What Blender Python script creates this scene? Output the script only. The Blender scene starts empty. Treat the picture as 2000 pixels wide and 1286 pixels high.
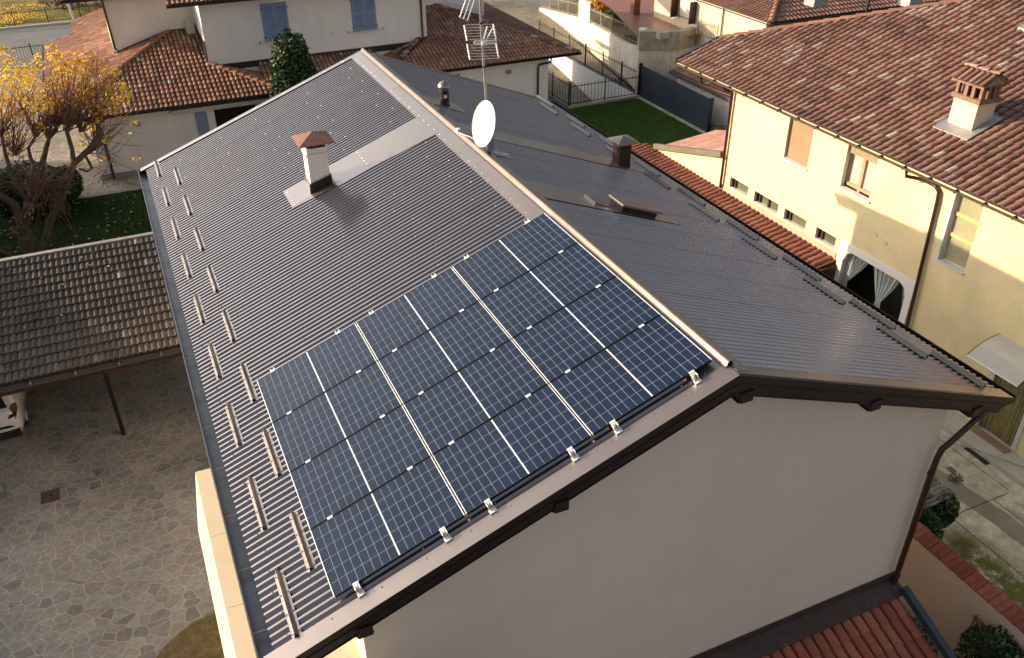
import bpy, math, random
from mathutils import Vector as V, Matrix
random.seed(7)
S=bpy.context.scene; C=S.collection
G=-8.8                      # ground level; the metal ridge is z = 0
# ---------------- camera ----------------
CP=V((-5.93967471,-6.62495601,6.07978177)); YAW,PIT,ROL,FPX=0.422710177,0.566632372,-0.00652697536,1713.61021
def axes():
    cy,sy,cp,sp=math.cos(YAW),math.sin(YAW),math.cos(PIT),math.sin(PIT)
    f=V((sy*cp,cy*cp,-sp)); r=V((cy,-sy,0)); u=r.cross(f)
    c,s=math.cos(ROL),math.sin(ROL)
    return c*r+s*u, -s*r+c*u, f
RR,UU,FF=axes()
cam=bpy.data.cameras.new('camera'); co=bpy.data.objects.new('camera',cam); C.objects.link(co)
cam.sensor_width=36; cam.lens=36*FPX/2000; cam.clip_start=.1; cam.clip_end=1000
co.matrix_world=Matrix((( RR.x,UU.x,-FF.x,CP.x),(RR.y,UU.y,-FF.y,CP.y),(RR.z,UU.z,-FF.z,CP.z),(0,0,0,1)))
S.camera=co
# ---------------- light ----------------
SD=V((-1,.6,.345)).normalized()          # towards the low sun
elev=math.asin(SD.z); az=math.atan2(SD.x,SD.y)
w=bpy.data.worlds.new('World'); S.world=w; w.use_nodes=True; nt=w.node_tree
bg=nt.nodes['Background']; sky=nt.nodes.new('ShaderNodeTexSky'); sky.sky_type='NISHITA'; sky.sun_disc=False
sky.sun_elevation=elev; sky.sun_rotation=az; sky.dust_density=5.0; sky.ozone_density=1.5; sky.air_density=1.0
hs=nt.nodes.new('ShaderNodeHueSaturation'); hs.inputs['Saturation'].default_value=.62
nt.links.new(sky.outputs[0],hs.inputs['Color']); 
# bright lobe added to the unseen north-northwest sky to brighten the roof reflections
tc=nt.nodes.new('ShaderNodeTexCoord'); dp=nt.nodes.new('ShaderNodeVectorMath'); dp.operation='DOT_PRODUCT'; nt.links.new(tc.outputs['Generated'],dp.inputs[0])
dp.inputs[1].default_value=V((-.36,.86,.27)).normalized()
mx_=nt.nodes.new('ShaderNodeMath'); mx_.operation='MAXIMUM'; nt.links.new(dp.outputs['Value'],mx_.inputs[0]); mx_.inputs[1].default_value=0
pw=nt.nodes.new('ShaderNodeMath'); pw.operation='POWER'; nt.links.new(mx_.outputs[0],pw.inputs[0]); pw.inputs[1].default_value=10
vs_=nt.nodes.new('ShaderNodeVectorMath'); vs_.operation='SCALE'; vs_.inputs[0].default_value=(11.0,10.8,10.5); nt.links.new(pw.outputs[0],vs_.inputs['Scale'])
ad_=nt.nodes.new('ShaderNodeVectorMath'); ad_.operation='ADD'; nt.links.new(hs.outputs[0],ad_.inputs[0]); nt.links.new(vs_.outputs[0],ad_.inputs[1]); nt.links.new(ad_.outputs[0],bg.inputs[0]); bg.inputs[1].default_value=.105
sl=bpy.data.lights.new('sun','SUN'); sl.energy=4.2; sl.angle=math.radians(.6); sl.color=(1,.79,.53)
so=bpy.data.objects.new('sun',sl); C.objects.link(so); so.rotation_euler=SD.to_track_quat('Z','Y').to_euler()
S.view_settings.view_transform='Standard'; S.view_settings.look='None'; S.view_settings.gamma=1
S.view_settings.exposure=0.84
S.cycles.max_bounces=6; S.cycles.use_denoising=True
# turns a point of the photograph (2000 px wide) into a point on a plane
def ray(x,y): return (FF+(x-1000)/FPX*RR-(y-643)/FPX*UU)
def Zp(x,y,z): d=ray(x,y); return CP+d*((z-CP.z)/d.z)
def Xp(x,y,X): d=ray(x,y); return CP+d*((X-CP.x)/d.x)
def Yp(x,y,Y): d=ray(x,y); return CP+d*((Y-CP.y)/d.y)
# ---------------- mesh builder ----------------
def fr(a,b):
    d=(b-a).normalized(); t=V((0,0,1)) if abs(d.z)<.95 else V((1,0,0))
    x=d.cross(t).normalized(); return x, x.cross(d).normalized()
class MB:
    def __init__(s): s.v=[]; s.f=[]; s.m=[]; s.t=[]; s.sm=[]
    def face(s,ps,m=0,t=.5,sm=False):
        n=len(s.v); s.v+=[tuple(p) for p in ps]; s.f.append(tuple(range(n,n+len(ps)))); s.m.append(m); s.t.append(t); s.sm.append(sm); return s
    def idx(s,vs,fs,m=0,t=.5,sm=False):
        n=len(s.v); s.v+=[tuple(p) for p in vs]
        for f in fs: s.f.append(tuple(i+n for i in f)); s.m.append(m); s.t.append(t); s.sm.append(sm)
        return s
    def box(s,a,b,m=0,t=.5):
        x0,y0,z0=a; x1,y1,z1=b
        x0,x1=min(x0,x1),max(x0,x1); y0,y1=min(y0,y1),max(y0,y1); z0,z1=min(z0,z1),max(z0,z1)
        return s.idx([(x0,y0,z0),(x1,y0,z0),(x1,y1,z0),(x0,y1,z0),(x0,y0,z1),(x1,y0,z1),(x1,y1,z1),(x0,y1,z1)],
          [(0,3,2,1),(4,5,6,7),(0,1,5,4),(1,2,6,5),(2,3,7,6),(3,0,4,7)],m,t)
    def obox(s,c,X,Y,Z,m=0,t=.5):      # centre and three half vectors
        c,X,Y,Z=V(c),V(X),V(Y),V(Z)
        return s.idx([c-X-Y-Z,c+X-Y-Z,c+X+Y-Z,c-X+Y-Z,c-X-Y+Z,c+X-Y+Z,c+X+Y+Z,c-X+Y+Z],
          [(0,3,2,1),(4,5,6,7),(0,1,5,4),(1,2,6,5),(2,3,7,6),(3,0,4,7)],m,t)
    def bar(s,a,b,w,h,m=0,t=.5):       # rectangular bar from a to b
        a,b=V(a),V(b); x,y=fr(a,b); return s.obox((a+b)/2,(b-a)/2,x*w/2,y*h/2,m,t)
    def prism(s,poly,d,m=0,t=.5,ms=None):  # polygon extruded by vector d
        d=V(d); P=[V(p) for p in poly]; n=len(P)
        s.face(P,m,t); s.face([p+d for p in reversed(P)],m if ms is None else ms,t)
        for i in range(n): s.face([P[i],P[i]+d,P[(i+1)%n]+d,P[(i+1)%n]],m if ms is None else ms,t)
        return s
    def tube(s,pts,r,n=8,m=0,t=.5,cap=True,sm=True):
        P=[V(p) for p in pts]; R=r if isinstance(r,(list,tuple)) else [r]*len(P); vs=[]; fs=[]
        x,y=fr(P[0],P[1])
        for i,p in enumerate(P):
            d=((P[min(i+1,len(P)-1)]-P[max(i-1,0)])).normalized()
            x=(x-d*x.dot(d)).normalized(); y=x.cross(d)
            for k in range(n):
                a=2*math.pi*k/n; vs.append(p+(x*math.cos(a)+y*math.sin(a))*R[i])
        for i in range(len(P)-1):
            for k in range(n): fs.append((i*n+k,i*n+(k+1)%n,(i+1)*n+(k+1)%n,(i+1)*n+k))
        s.idx(vs,fs,m,t,sm)
        if cap: s.idx(vs[:n],[tuple(range(n-1,-1,-1))],m,t); s.idx(vs[-n:],[tuple(range(n))],m,t)
        return s
    def lathe(s,c,prof,n=16,m=0,t=.5,ax=None):
        c=V(c); vs=[];fs=[]
        for r,z in prof:
            for k in range(n):
                a=2*math.pi*k/n; vs.append(c+V((r*math.cos(a),r*math.sin(a),z)))
        for i in range(len(prof)-1):
            for k in range(n): fs.append((i*n+k,i*n+(k+1)%n,(i+1)*n+(k+1)%n,(i+1)*n+k))
        return s.idx(vs,fs,m,t,True)
    def quadp(s,p0,p1,p2,p3,m=0,t=.5): return s.face([p0,p1,p2,p3],m,t)
WL={}
def wl(o): return WL.get(o.name,V((0,0,0)))
def obj(name,mb,mats,parent=None,label=None,kind=None,cat=None,group=None):
    me=bpy.data.meshes.new(name)
    off=wl(parent) if parent else V((0,0,0))
    me.from_pydata([tuple(V(v)-off) for v in mb.v],[],mb.f)
    for k in (mats if isinstance(mats,(list,tuple)) else [mats]): me.materials.append(k)
    me.polygons.foreach_set('material_index',mb.m); me.polygons.foreach_set('use_smooth',mb.sm)
    a=me.attributes.new('tint','FLOAT','FACE'); a.data.foreach_set('value',mb.t)
    me.update(); o=bpy.data.objects.new(name,me); C.objects.link(o)
    if parent: o.parent=parent; WL[o.name]=off
    if label:o['label']=label
    if kind:o['kind']=kind
    if cat:o['category']=cat
    if group:o['group']=group
    return o
def thing(name,label,cat,loc,group=None):
    o=bpy.data.objects.new(name,None); C.objects.link(o); o.empty_display_size=.2; o.location=loc; WL[o.name]=V(loc)
    o['label']=label; o['category']=cat
    if group:o['group']=group
    return o
def solo(name,mb,mats,label,cat,group=None): return obj(name,mb,mats,None,label,None,cat,group)
KIDS={}
def copytree(o,loc,label,rotz=None):
    c=o.copy(); C.objects.link(c); c.location=loc; c['label']=label
    if rotz is not None: c.rotation_euler=(0,0,rotz)
    for ch in list(o.children):
        d=ch.copy(); C.objects.link(d); d.parent=c
        for g in list(ch.children):
            e=g.copy(); C.objects.link(e); e.parent=d
    return c
# ---------------- materials ----------------
def newmat(name):
    m=bpy.data.materials.new(name); m.use_nodes=True; t=m.node_tree; return m,t,t.nodes['Principled BSDF']
def N(t,ty,**k):
    n=t.nodes.new(ty)
    for a,b in k.items(): setattr(n,a,b)
    return n
def ramp(t,stops,interp='LINEAR'):
    r=N(t,'ShaderNodeValToRGB'); r.color_ramp.interpolation=interp
    e=r.color_ramp.elements
    while len(e)<len(stops): e.new(.5)
    for i,(p,c) in enumerate(stops): e[i].position=p; e[i].color=(*c,1) if len(c)==3 else c
    return r
def noise(t,scale,detail=4,rough=.6,src=None,stretch=None):
    n=N(t,'ShaderNodeTexNoise'); n.inputs['Scale'].default_value=scale; n.inputs['Detail'].default_value=detail; n.inputs['Roughness'].default_value=rough
    g=N(t,'ShaderNodeNewGeometry')
    if stretch:
        mp=N(t,'ShaderNodeMapping'); mp.inputs['Scale'].default_value=stretch; t.links.new(g.outputs['Position'],mp.inputs[0]); t.links.new(mp.outputs[0],n.inputs['Vector'])
    else: t.links.new(g.outputs['Position'],n.inputs['Vector'])
    return n
def mix(t,a,b,f,mode='MIX'):
    m=N(t,'ShaderNodeMix',data_type='RGBA',blend_type=mode)
    for s,val in ((0,f),(6,a),(7,b)):
        if hasattr(val,'links') or isinstance(val,bpy.types.NodeSocket): t.links.new(val,m.inputs[s])
        elif s==0: m.inputs[0].default_value=val
        else: m.inputs[s].default_value=(*val,1)
    return m.outputs[2]
def bump(t,bs,h,dist,strength=1):
    b=N(t,'ShaderNodeBump'); b.inputs['Distance'].default_value=dist; b.inputs['Strength'].default_value=strength
    t.links.new(h,b.inputs['Height']); t.links.new(b.outputs[0],bs.inputs['Normal'])
def simple(name,col,rough=.6,metal=0,var=.12,scale=3,spec=.5,bmp=None,col2=None,sc2=None,amt2=.5,coat=0,thr=(.45,.7)):
    m,t,b=newmat(name)
    n=noise(t,scale); lo=tuple(max(0,c*(1-var)) for c in col); hi=tuple(min(1,c*(1+var)) for c in col)
    r=ramp(t,[(.3,lo),(.7,hi)]); t.links.new(n.outputs[0],r.inputs[0]); out=r.outputs[0]
    if col2:
        n2=noise(t,sc2 or scale*.4,6,.7); rr=ramp(t,[(thr[0],(0,0,0)),(thr[1],(amt2,)*3)]); t.links.new(n2.outputs[0],rr.inputs[0])
        out=mix(t,out,col2,rr.outputs[0])
    t.links.new(out,b.inputs['Base Color'])
    b.inputs['Roughness'].default_value=rough; b.inputs['Metallic'].default_value=metal; b.inputs['Specular IOR Level'].default_value=spec
    b.inputs['Coat Weight'].default_value=coat; b.inputs['Coat Roughness'].default_value=.14
    if bmp: nb=noise(t,bmp[0],5,.65); bump(t,b,nb.outputs[0],bmp[1])
    return m
def tintmat(name,stops,rough=.75,dirt=None,dsc=1.2,damt=.5,spec=.3,bmp=(30,.004),dthr=(.5,.72)):
    m,t,b=newmat(name); a=N(t,'ShaderNodeAttribute',attribute_name='tint')
    r=ramp(t,stops); t.links.new(a.outputs['Fac'],r.inputs[0]); out=r.outputs[0]
    n=noise(t,14,5,.7); rn=ramp(t,[(.3,(.72,.72,.72)),(.7,(1.15,1.12,1.1))]); t.links.new(n.outputs[0],rn.inputs[0])
    out=mix(t,out,rn.outputs[0],1.0,'MULTIPLY')
    if dirt:
        n2=noise(t,dsc,7,.72); rr=ramp(t,[(dthr[0],(0,0,0)),(dthr[1],(damt,)*3)]); t.links.new(n2.outputs[0],rr.inputs[0]); out=mix(t,out,dirt,rr.outputs[0])
    t.links.new(out,b.inputs['Base Color']); b.inputs['Roughness'].default_value=rough; b.inputs['Specular IOR Level'].default_value=spec
    nb=noise(t,bmp[0],4,.6); bump(t,b,nb.outputs[0],bmp[1]); return m
def plaster(name,col,stain=None,amt=.35,bmp=(60,.006),sc=.5,var=.05):
    m,t,b=newmat(name); n=noise(t,sc,6,.65); lo=tuple(c*(1-var*2) for c in col); hi=tuple(min(1,c*(1+var)) for c in col)
    r=ramp(t,[(.3,lo),(.65,hi)]); t.links.new(n.outputs[0],r.inputs[0]); out=r.outputs[0]
    if stain:
        n2=noise(t,1.1,7,.75,stretch=(2.2,2.2,.35)); rr=ramp(t,[(.5,(0,0,0)),(.72,(amt,)*3)]); t.links.new(n2.outputs[0],rr.inputs[0]); out=mix(t,out,stain,rr.outputs[0])
    t.links.new(out,b.inputs['Base Color']); b.inputs['Roughness'].default_value=.9; b.inputs['Specular IOR Level'].default_value=.15
    nb=noise(t,bmp[0],4,.7); bump(t,b,nb.outputs[0],bmp[1]); return m
M={}
M['sheet']=simple('roof_sheet_paint',(.33,.285,.27),.2,.92,.06,2.5,.5)
M['flash']=simple('flashing_paint',(.31,.265,.245),.3,.8,.06,1.2,.6,coat=.2)
M['cap']=simple('ridge_cap_paint',(.2,.155,.13),.36,.6,.12,3,.5,bmp=(7,.003))
M['fascia']=simple('dark_brown_metal',(.028,.015,.012),.42,.1,.15,2,.35)
M['gutterm']=simple('gutter_metal',(.15,.15,.155),.45,.7,.15,3,.5)
M['black']=simple('black_metal',(.012,.012,.013),.4,.3,.2,4)
M['brownpipe']=simple('brown_pipe_paint',(.06,.022,.015),.3,.2,.15,4,.6)
M['darkpipe']=simple('dark_grey_pipe',(.03,.03,.032),.4,.2,.2,4)
M['alu']=simple('aluminium',(.85,.84,.82),.35,.35,.04,8)
M['steel']=simple('galvanised_steel',(.42,.42,.43),.35,.8,.1,10)
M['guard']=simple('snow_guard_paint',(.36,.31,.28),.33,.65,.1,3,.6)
M['white']=simple('white_paint',(.82,.81,.78),.45,0,.04,5)
M['frameblk']=simple('black_panel_side',(.01,.01,.012),.35,.3,.1,5)
def glassmat():
    m,t,b=newmat('solar_cell'); n=noise(t,.9,3); a=N(t,'ShaderNodeAttribute',attribute_name='tint')
    r=ramp(t,[(0,(.006,.015,.038)),(1,(.012,.022,.052))]); t.links.new(a.outputs['Fac'],r.inputs[0])
    t.links.new(r.outputs[0],b.inputs['Base Color']); b.inputs['Roughness'].default_value=.25; b.inputs['Specular IOR Level'].default_value=.2
    b.inputs['Coat Weight'].default_value=.04; b.inputs['Coat Roughness'].default_value=.08
    return m
M['cell']=glassmat()
M['cellgap']=simple('white_backsheet',(.42,.47,.52),.3,0,.04,5)
M['mainwall']=plaster('warm_grey_plaster',(.80,.66,.54),(.66,.56,.47),.3,(90,.003),.35,.04)
M['cream']=plaster('cream_plaster',(.68,.57,.42),None,.2,(70,.003))
M['bluewhite']=plaster('white_plaster',(.84,.82,.78),(.55,.55,.55),.2,(60,.003))
M['yellow']=plaster('yellow_plaster',(.88,.75,.43),(.80,.69,.44),.25,(38,.02),.9,.06)
M['litwall']=plaster('weathered_white_wall',(.74,.68,.56),(.34,.30,.22),.75,(40,.008),.8,.1)
M['concrete']=plaster('board_marked_concrete',(.42,.39,.32),(.2,.19,.15),.8,(30,.01),2,.15)
M['pitwall']=plaster('garage_ramp_plaster',(.72,.72,.72),(.5,.5,.5),.4)
T3=[(0,(.10,.055,.04)),(.3,(.20,.09,.06)),(.55,(.30,.13,.085)),(.8,(.36,.21,.14)),(1,(.42,.33,.26))]
M['tile_n']=tintmat('weathered_clay_tile',[(0,(.13,.075,.052)),(.3,(.25,.125,.085)),(.6,(.40,.20,.13)),(.85,(.47,.30,.2)),(1,(.5,.42,.33))],.75,(.09,.07,.055),1.5,.6)
M['tile_r']=tintmat('mixed_red_tile',[(0,(.085,.062,.05)),(.25,(.17,.095,.075)),(.5,(.25,.13,.10)),(.72,(.30,.17,.135)),(.86,(.34,.24,.2)),(1,(.44,.38,.34))],.6,(.13,.09,.06),.8,.4,.4)
M['tile_red']=tintmat('red_clay_tile',[(0,(.15,.055,.042)),(.5,(.22,.082,.06)),(1,(.29,.125,.09))],.7,(.11,.06,.045),2,.55)
M['tile_grey']=tintmat('mossy_concrete_tile',[(0,(.05,.042,.04)),(.4,(.085,.073,.064)),(.8,(.12,.108,.09)),(1,(.30,.29,.26))],.85,(.05,.05,.035),1.3,.4)
M['hip_orange']=tintmat('orange_ridge_tile',[(0,(.3,.14,.08)),(1,(.5,.24,.13))],.75,(.14,.12,.07),2.5,.6)
M['hip_red']=tintmat('red_ridge_tile',[(0,(.25,.13,.1)),(1,(.34,.19,.15))],.7,(.2,.14,.1),2,.4)
M['shutter']=simple('blue_shutter_paint',(.24,.32,.48),.55,0,.06,3)
M['glass']=simple('window_glass',(.10,.11,.07),.12,0,.3,1.5,.6)
M['dark']=simple('dark_interior',(.008,.006,.006),.9,0,.1,2)
M['sill']=simple('stone_sill',(.62,.59,.55),.7,0,.08,8)
M['bluepanel']=simple('dark_blue_sheet',(.035,.045,.07),.45,.3,.12,1.2)
M['roller']=simple('roller_slats',(.33,.22,.13),.5,0,.06,4)
M['wood']=simple('window_wood',(.36,.26,.15),.5,0,.1,6)
M['darkwood']=simple('dark_brown_wood',(.05,.02,.012),.5,0,.2,6)
M['curtain']=simple('net_curtain',(.62,.58,.48),.8,0,.08,9)
M['iron']=simple('iron_railing',(.02,.02,.022),.5,.2,.2,5)
M['rail']=simple('grey_railing',(.3,.28,.24),.5,.4,.2,5)
M['brick']=simple('terracotta_brick',(.23,.135,.095),.85,0,.25,9,.2,(30,.005),(.25,.2,.14),5,.5)
M['terracotta']=simple('terracotta_cap',(.24,.12,.09),.7,0,.15,8,.3,(25,.004))
M['lead']=simple('lead_flashing',(.36,.38,.39),.45,.6,.15,6,.5,(9,.01))
M['pink']=simple('pink_slab',(.42,.2,.16),.9,0,.15,5,.2,None,(.5,.45,.38),1.6,.7)
M['bark']=simple('bark',(.09,.065,.05),.9,0,.35,9,.2,(18,.02),(.2,.18,.15),4,.5)
M['paintwhite']=simple('car_white_paint',(.72,.73,.74),.2,0,.02,4,.6,coat=.8)
M['tail']=simple('tail_light_red',(.07,.012,.008),.15,0,.1,6,.6)
M['rubber']=simple('black_rubber',(.015,.015,.015),.7,0,.2,6)
M['asphalt']=simple('asphalt',(.19,.19,.19),.9,0,.1,.6,.2,(60,.004),(.12,.12,.12),.4,.5)
M['redfloor']=simple('red_terrace_tiles',(.3,.13,.09),.35,0,.12,2,.5)
M['rust']=simple('rusty_iron',(.12,.075,.055),.7,.2,.3,8,.3,(20,.006))
M['poly']=simple('polycarbonate_sheet',(.55,.54,.5),.25,0,.05,3,.6)
M['bead']=simple('olive_bead_curtain',(.30,.26,.11),.6,0,.25,9)
M['lamp']=simple('grey_lamp',(.25,.24,.22),.5,0,.1,5)
M['stonefoot']=simple('grey_stone_base',(.25,.26,.28),.7,0,.1,2)
M['fibro']=simple('old_corrugated_sheet',(.33,.31,.28),.9,0,.3,5,.2,(20,.01),(.05,.05,.045),3,.95,thr=(.42,.6))
M['bluepot']=simple('pale_blue_glaze',(.42,.52,.68),.3,0,.08,3,.5)
def stripes():
    m,t,b=newmat('striped_curtain'); a=N(t,'ShaderNodeAttribute',attribute_name='tint')
    r=ramp(t,[(0,(.55,.56,.52)),(.5,(.2,.3,.38)),(1,(.3,.38,.3))],'CONSTANT'); t.links.new(a.outputs['Fac'],r.inputs[0]); t.links.new(r.outputs[0],b.inputs['Base Color']); b.inputs['Roughness'].default_value=.85; return m
M['stripe']=stripes()
def leafmat(name,stops,tr=.25):
    m,t,b=newmat(name); a=N(t,'ShaderNodeAttribute',attribute_name='tint'); r=ramp(t,stops); t.links.new(a.outputs['Fac'],r.inputs[0])
    t.links.new(r.outputs[0],b.inputs['Base Color']); b.inputs['Roughness'].default_value=.55; b.inputs['Specular IOR Level'].default_value=.3
    tl=N(t,'ShaderNodeBsdfTranslucent'); t.links.new(r.outputs[0],tl.inputs[0]); mx=N(t,'ShaderNodeMixShader'); mx.inputs[0].default_value=tr
    t.links.new(b.outputs[0],mx.inputs[1]); t.links.new(tl.outputs[0],mx.inputs[2]); t.links.new(mx.outputs[0],t.nodes['Material Output'].inputs[0]); return m
M['leafy']=leafmat('autumn_leaf',[(0,(.5,.2,.07)),(.2,(.75,.42,.07)),(.6,(.88,.62,.08)),(.85,(.9,.75,.25)),(1,(.5,.5,.12))],.4)
M['leafg']=leafmat('laurel_leaf',[(0,(.015,.04,.012)),(.6,(.035,.085,.02)),(.9,(.07,.12,.03)),(1,(.25,.25,.12))])
M['leafred']=leafmat('red_shrub_leaf',[(0,(.05,.08,.02)),(.5,(.12,.14,.04)),(.75,(.3,.07,.05)),(1,(.4,.12,.08))])
M['dryleaf']=leafmat('fallen_leaf',[(0,(.16,.08,.04)),(.5,(.34,.22,.1)),(1,(.5,.36,.16))],.1)
M['blade']=leafmat('grass_blade',[(0,(.018,.05,.01)),(.7,(.04,.1,.018)),(1,(.1,.14,.04))],.2)
M['blade_b']=leafmat('bright_green_blade',[(0,(.05,.12,.015)),(.7,(.09,.2,.025)),(1,(.2,.28,.06))],.2)  # brighter green blades for the back lawn
M['blade_dry']=leafmat('dry_grass_blade',[(0,(.12,.14,.04)),(.5,(.28,.23,.10)),(1,(.42,.33,.18))],.2)
M['soil']=simple('lawn_soil',(.03,.045,.015),.95,0,.3,3,.1,(20,.02))
M['drysoil']=simple('dry_lawn',(.19,.155,.075),.95,0,.3,5,.1,(20,.03))
M['field']=simple('field_grass',(.16,.15,.05),.95,0,.3,1,.1,(5,.1),(.35,.26,.05),.6,.8)
def paving(name,cell,stops,mort,mw=.05,rand=1.0,rough=.7,macro=None):
    m,t,b=newmat(name); g=N(t,'ShaderNodeNewGeometry'); nz=N(t,'ShaderNodeTexNoise'); nz.inputs['Scale'].default_value=1.6; nz.inputs['Detail'].default_value=2
    t.links.new(g.outputs['Position'],nz.inputs['Vector'])
    sub=N(t,'ShaderNodeVectorMath',operation='SUBTRACT'); t.links.new(nz.outputs['Color'],sub.inputs[0]); sub.inputs[1].default_value=(.5,.5,.5)
    sc=N(t,'ShaderNodeVectorMath',operation='SCALE'); sc.inputs['Scale'].default_value=cell*.8; t.links.new(sub.outputs[0],sc.inputs[0])
    ad=N(t,'ShaderNodeVectorMath',operation='ADD'); t.links.new(g.outputs['Position'],ad.inputs[0]); t.links.new(sc.outputs[0],ad.inputs[1])
    fl=N(t,'ShaderNodeMapping'); fl.inputs['Scale'].default_value=(1,1.15,0); t.links.new(ad.outputs[0],fl.inputs[0])
    def vor(f):
        v=N(t,'ShaderNodeTexVoronoi',feature=f,voronoi_dimensions='2D'); v.inputs['Scale'].default_value=1/cell; v.inputs['Randomness'].default_value=rand; t.links.new(fl.outputs[0],v.inputs['Vector']); return v
    v1=vor('DISTANCE_TO_EDGE'); v2=vor('F1')
    sx=N(t,'ShaderNodeSeparateColor'); t.links.new(v2.outputs['Color'],sx.inputs[0])
    r=ramp(t,stops); t.links.new(sx.outputs[0],r.inputs[0])
    n=noise(t,9,6,.7); rn=ramp(t,[(.3,(.7,.7,.7)),(.7,(1.2,1.2,1.2))]); t.links.new(n.outputs[0],rn.inputs[0]); col=mix(t,r.outputs[0],rn.outputs[0],1.0,'MULTIPLY')
    e=ramp(t,[(mw*.6,(1,1,1)),(mw,(0,0,0))]); t.links.new(v1.outputs['Distance'],e.inputs[0])
    col=mix(t,col,mort,e.outputs[0])
    n3=noise(t,.45,5,.6); r3=ramp(t,[(.35,(.72,.72,.74)),(.65,(1.15,1.13,1.1))]); t.links.new(n3.outputs[0],r3.inputs[0]); col=mix(t,col,r3.outputs[0],1.0,'MULTIPLY')
    t.links.new(col,b.inputs['Base Color']); b.inputs['Roughness'].default_value=rough; b.inputs['Specular IOR Level'].default_value=.3
    bump(t,b,e.outputs[0],-.004); return m
M['crazy']=paving('crazy_paving',.31,[(0,(.2,.198,.185)),(.25,(.265,.265,.255)),(.5,(.31,.30,.26)),(.72,(.285,.245,.22)),(.8,(.33,.33,.30)),(1,(.24,.245,.245))],(.41,.39,.335),.045)
M['walk']=paving('porphyry_path',.5,[(0,(.26,.2,.13)),(.4,(.34,.27,.18)),(.7,(.25,.24,.2)),(1,(.4,.33,.24))],(.42,.4,.36),.05)
M['drive']=paving('porphyry_setts',.16,[(0,(.2,.17,.13)),(.5,(.28,.24,.18)),(1,(.34,.3,.24))],(.18,.16,.12),.1)
def yard():
    m,t,b=newmat('stained_concrete_yard'); n=noise(t,.7,8,.75); r=ramp(t,[(.3,(.38,.35,.27)),(.5,(.6,.56,.46)),(.7,(.72,.68,.59))]); t.links.new(n.outputs[0],r.inputs[0])
    n2=noise(t,4,8,.8); r2=ramp(t,[(.35,(.62,.6,.55)),(.6,(1.1,1.1,1.08))]); t.links.new(n2.outputs[0],r2.inputs[0]); col=mix(t,r.outputs[0],r2.outputs[0],1,'MULTIPLY')
    # moss grows along the foot of the boundary wall
    g=N(t,'ShaderNodeNewGeometry'); sp=N(t,'ShaderNodeSeparateXYZ'); t.links.new(g.outputs['Position'],sp.inputs[0])
    mr=N(t,'ShaderNodeMapRange'); mr.inputs[1].default_value=10.0; mr.inputs[2].default_value=9.3; t.links.new(sp.outputs[0],mr.inputs[0])
    my=N(t,'ShaderNodeMapRange'); my.inputs[1].default_value=2.7; my.inputs[2].default_value=2.2; t.links.new(sp.outputs[1],my.inputs[0])
    n3=noise(t,2.2,8,.8); r3=ramp(t,[(.38,(0,0,0)),(.5,(1,1,1))]); t.links.new(n3.outputs[0],r3.inputs[0])
    mm=N(t,'ShaderNodeMath',operation='MULTIPLY'); t.links.new(mr.outputs[0],mm.inputs[0]); t.links.new(my.outputs[0],mm.inputs[1])
    m2=N(t,'ShaderNodeMath',operation='MULTIPLY'); t.links.new(mm.outputs[0],m2.inputs[0]); t.links.new(r3.outputs[0],m2.inputs[1])
    col=mix(t,col,(.13,.14,.04),m2.outputs[0])
    t.links.new(col,b.inputs['Base Color']); b.inputs['Roughness'].default_value=.85; b.inputs['Specular IOR Level'].default_value=.2; bump(t,b,n2.outputs[0],.008); return m
M['yard']=yard()
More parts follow.
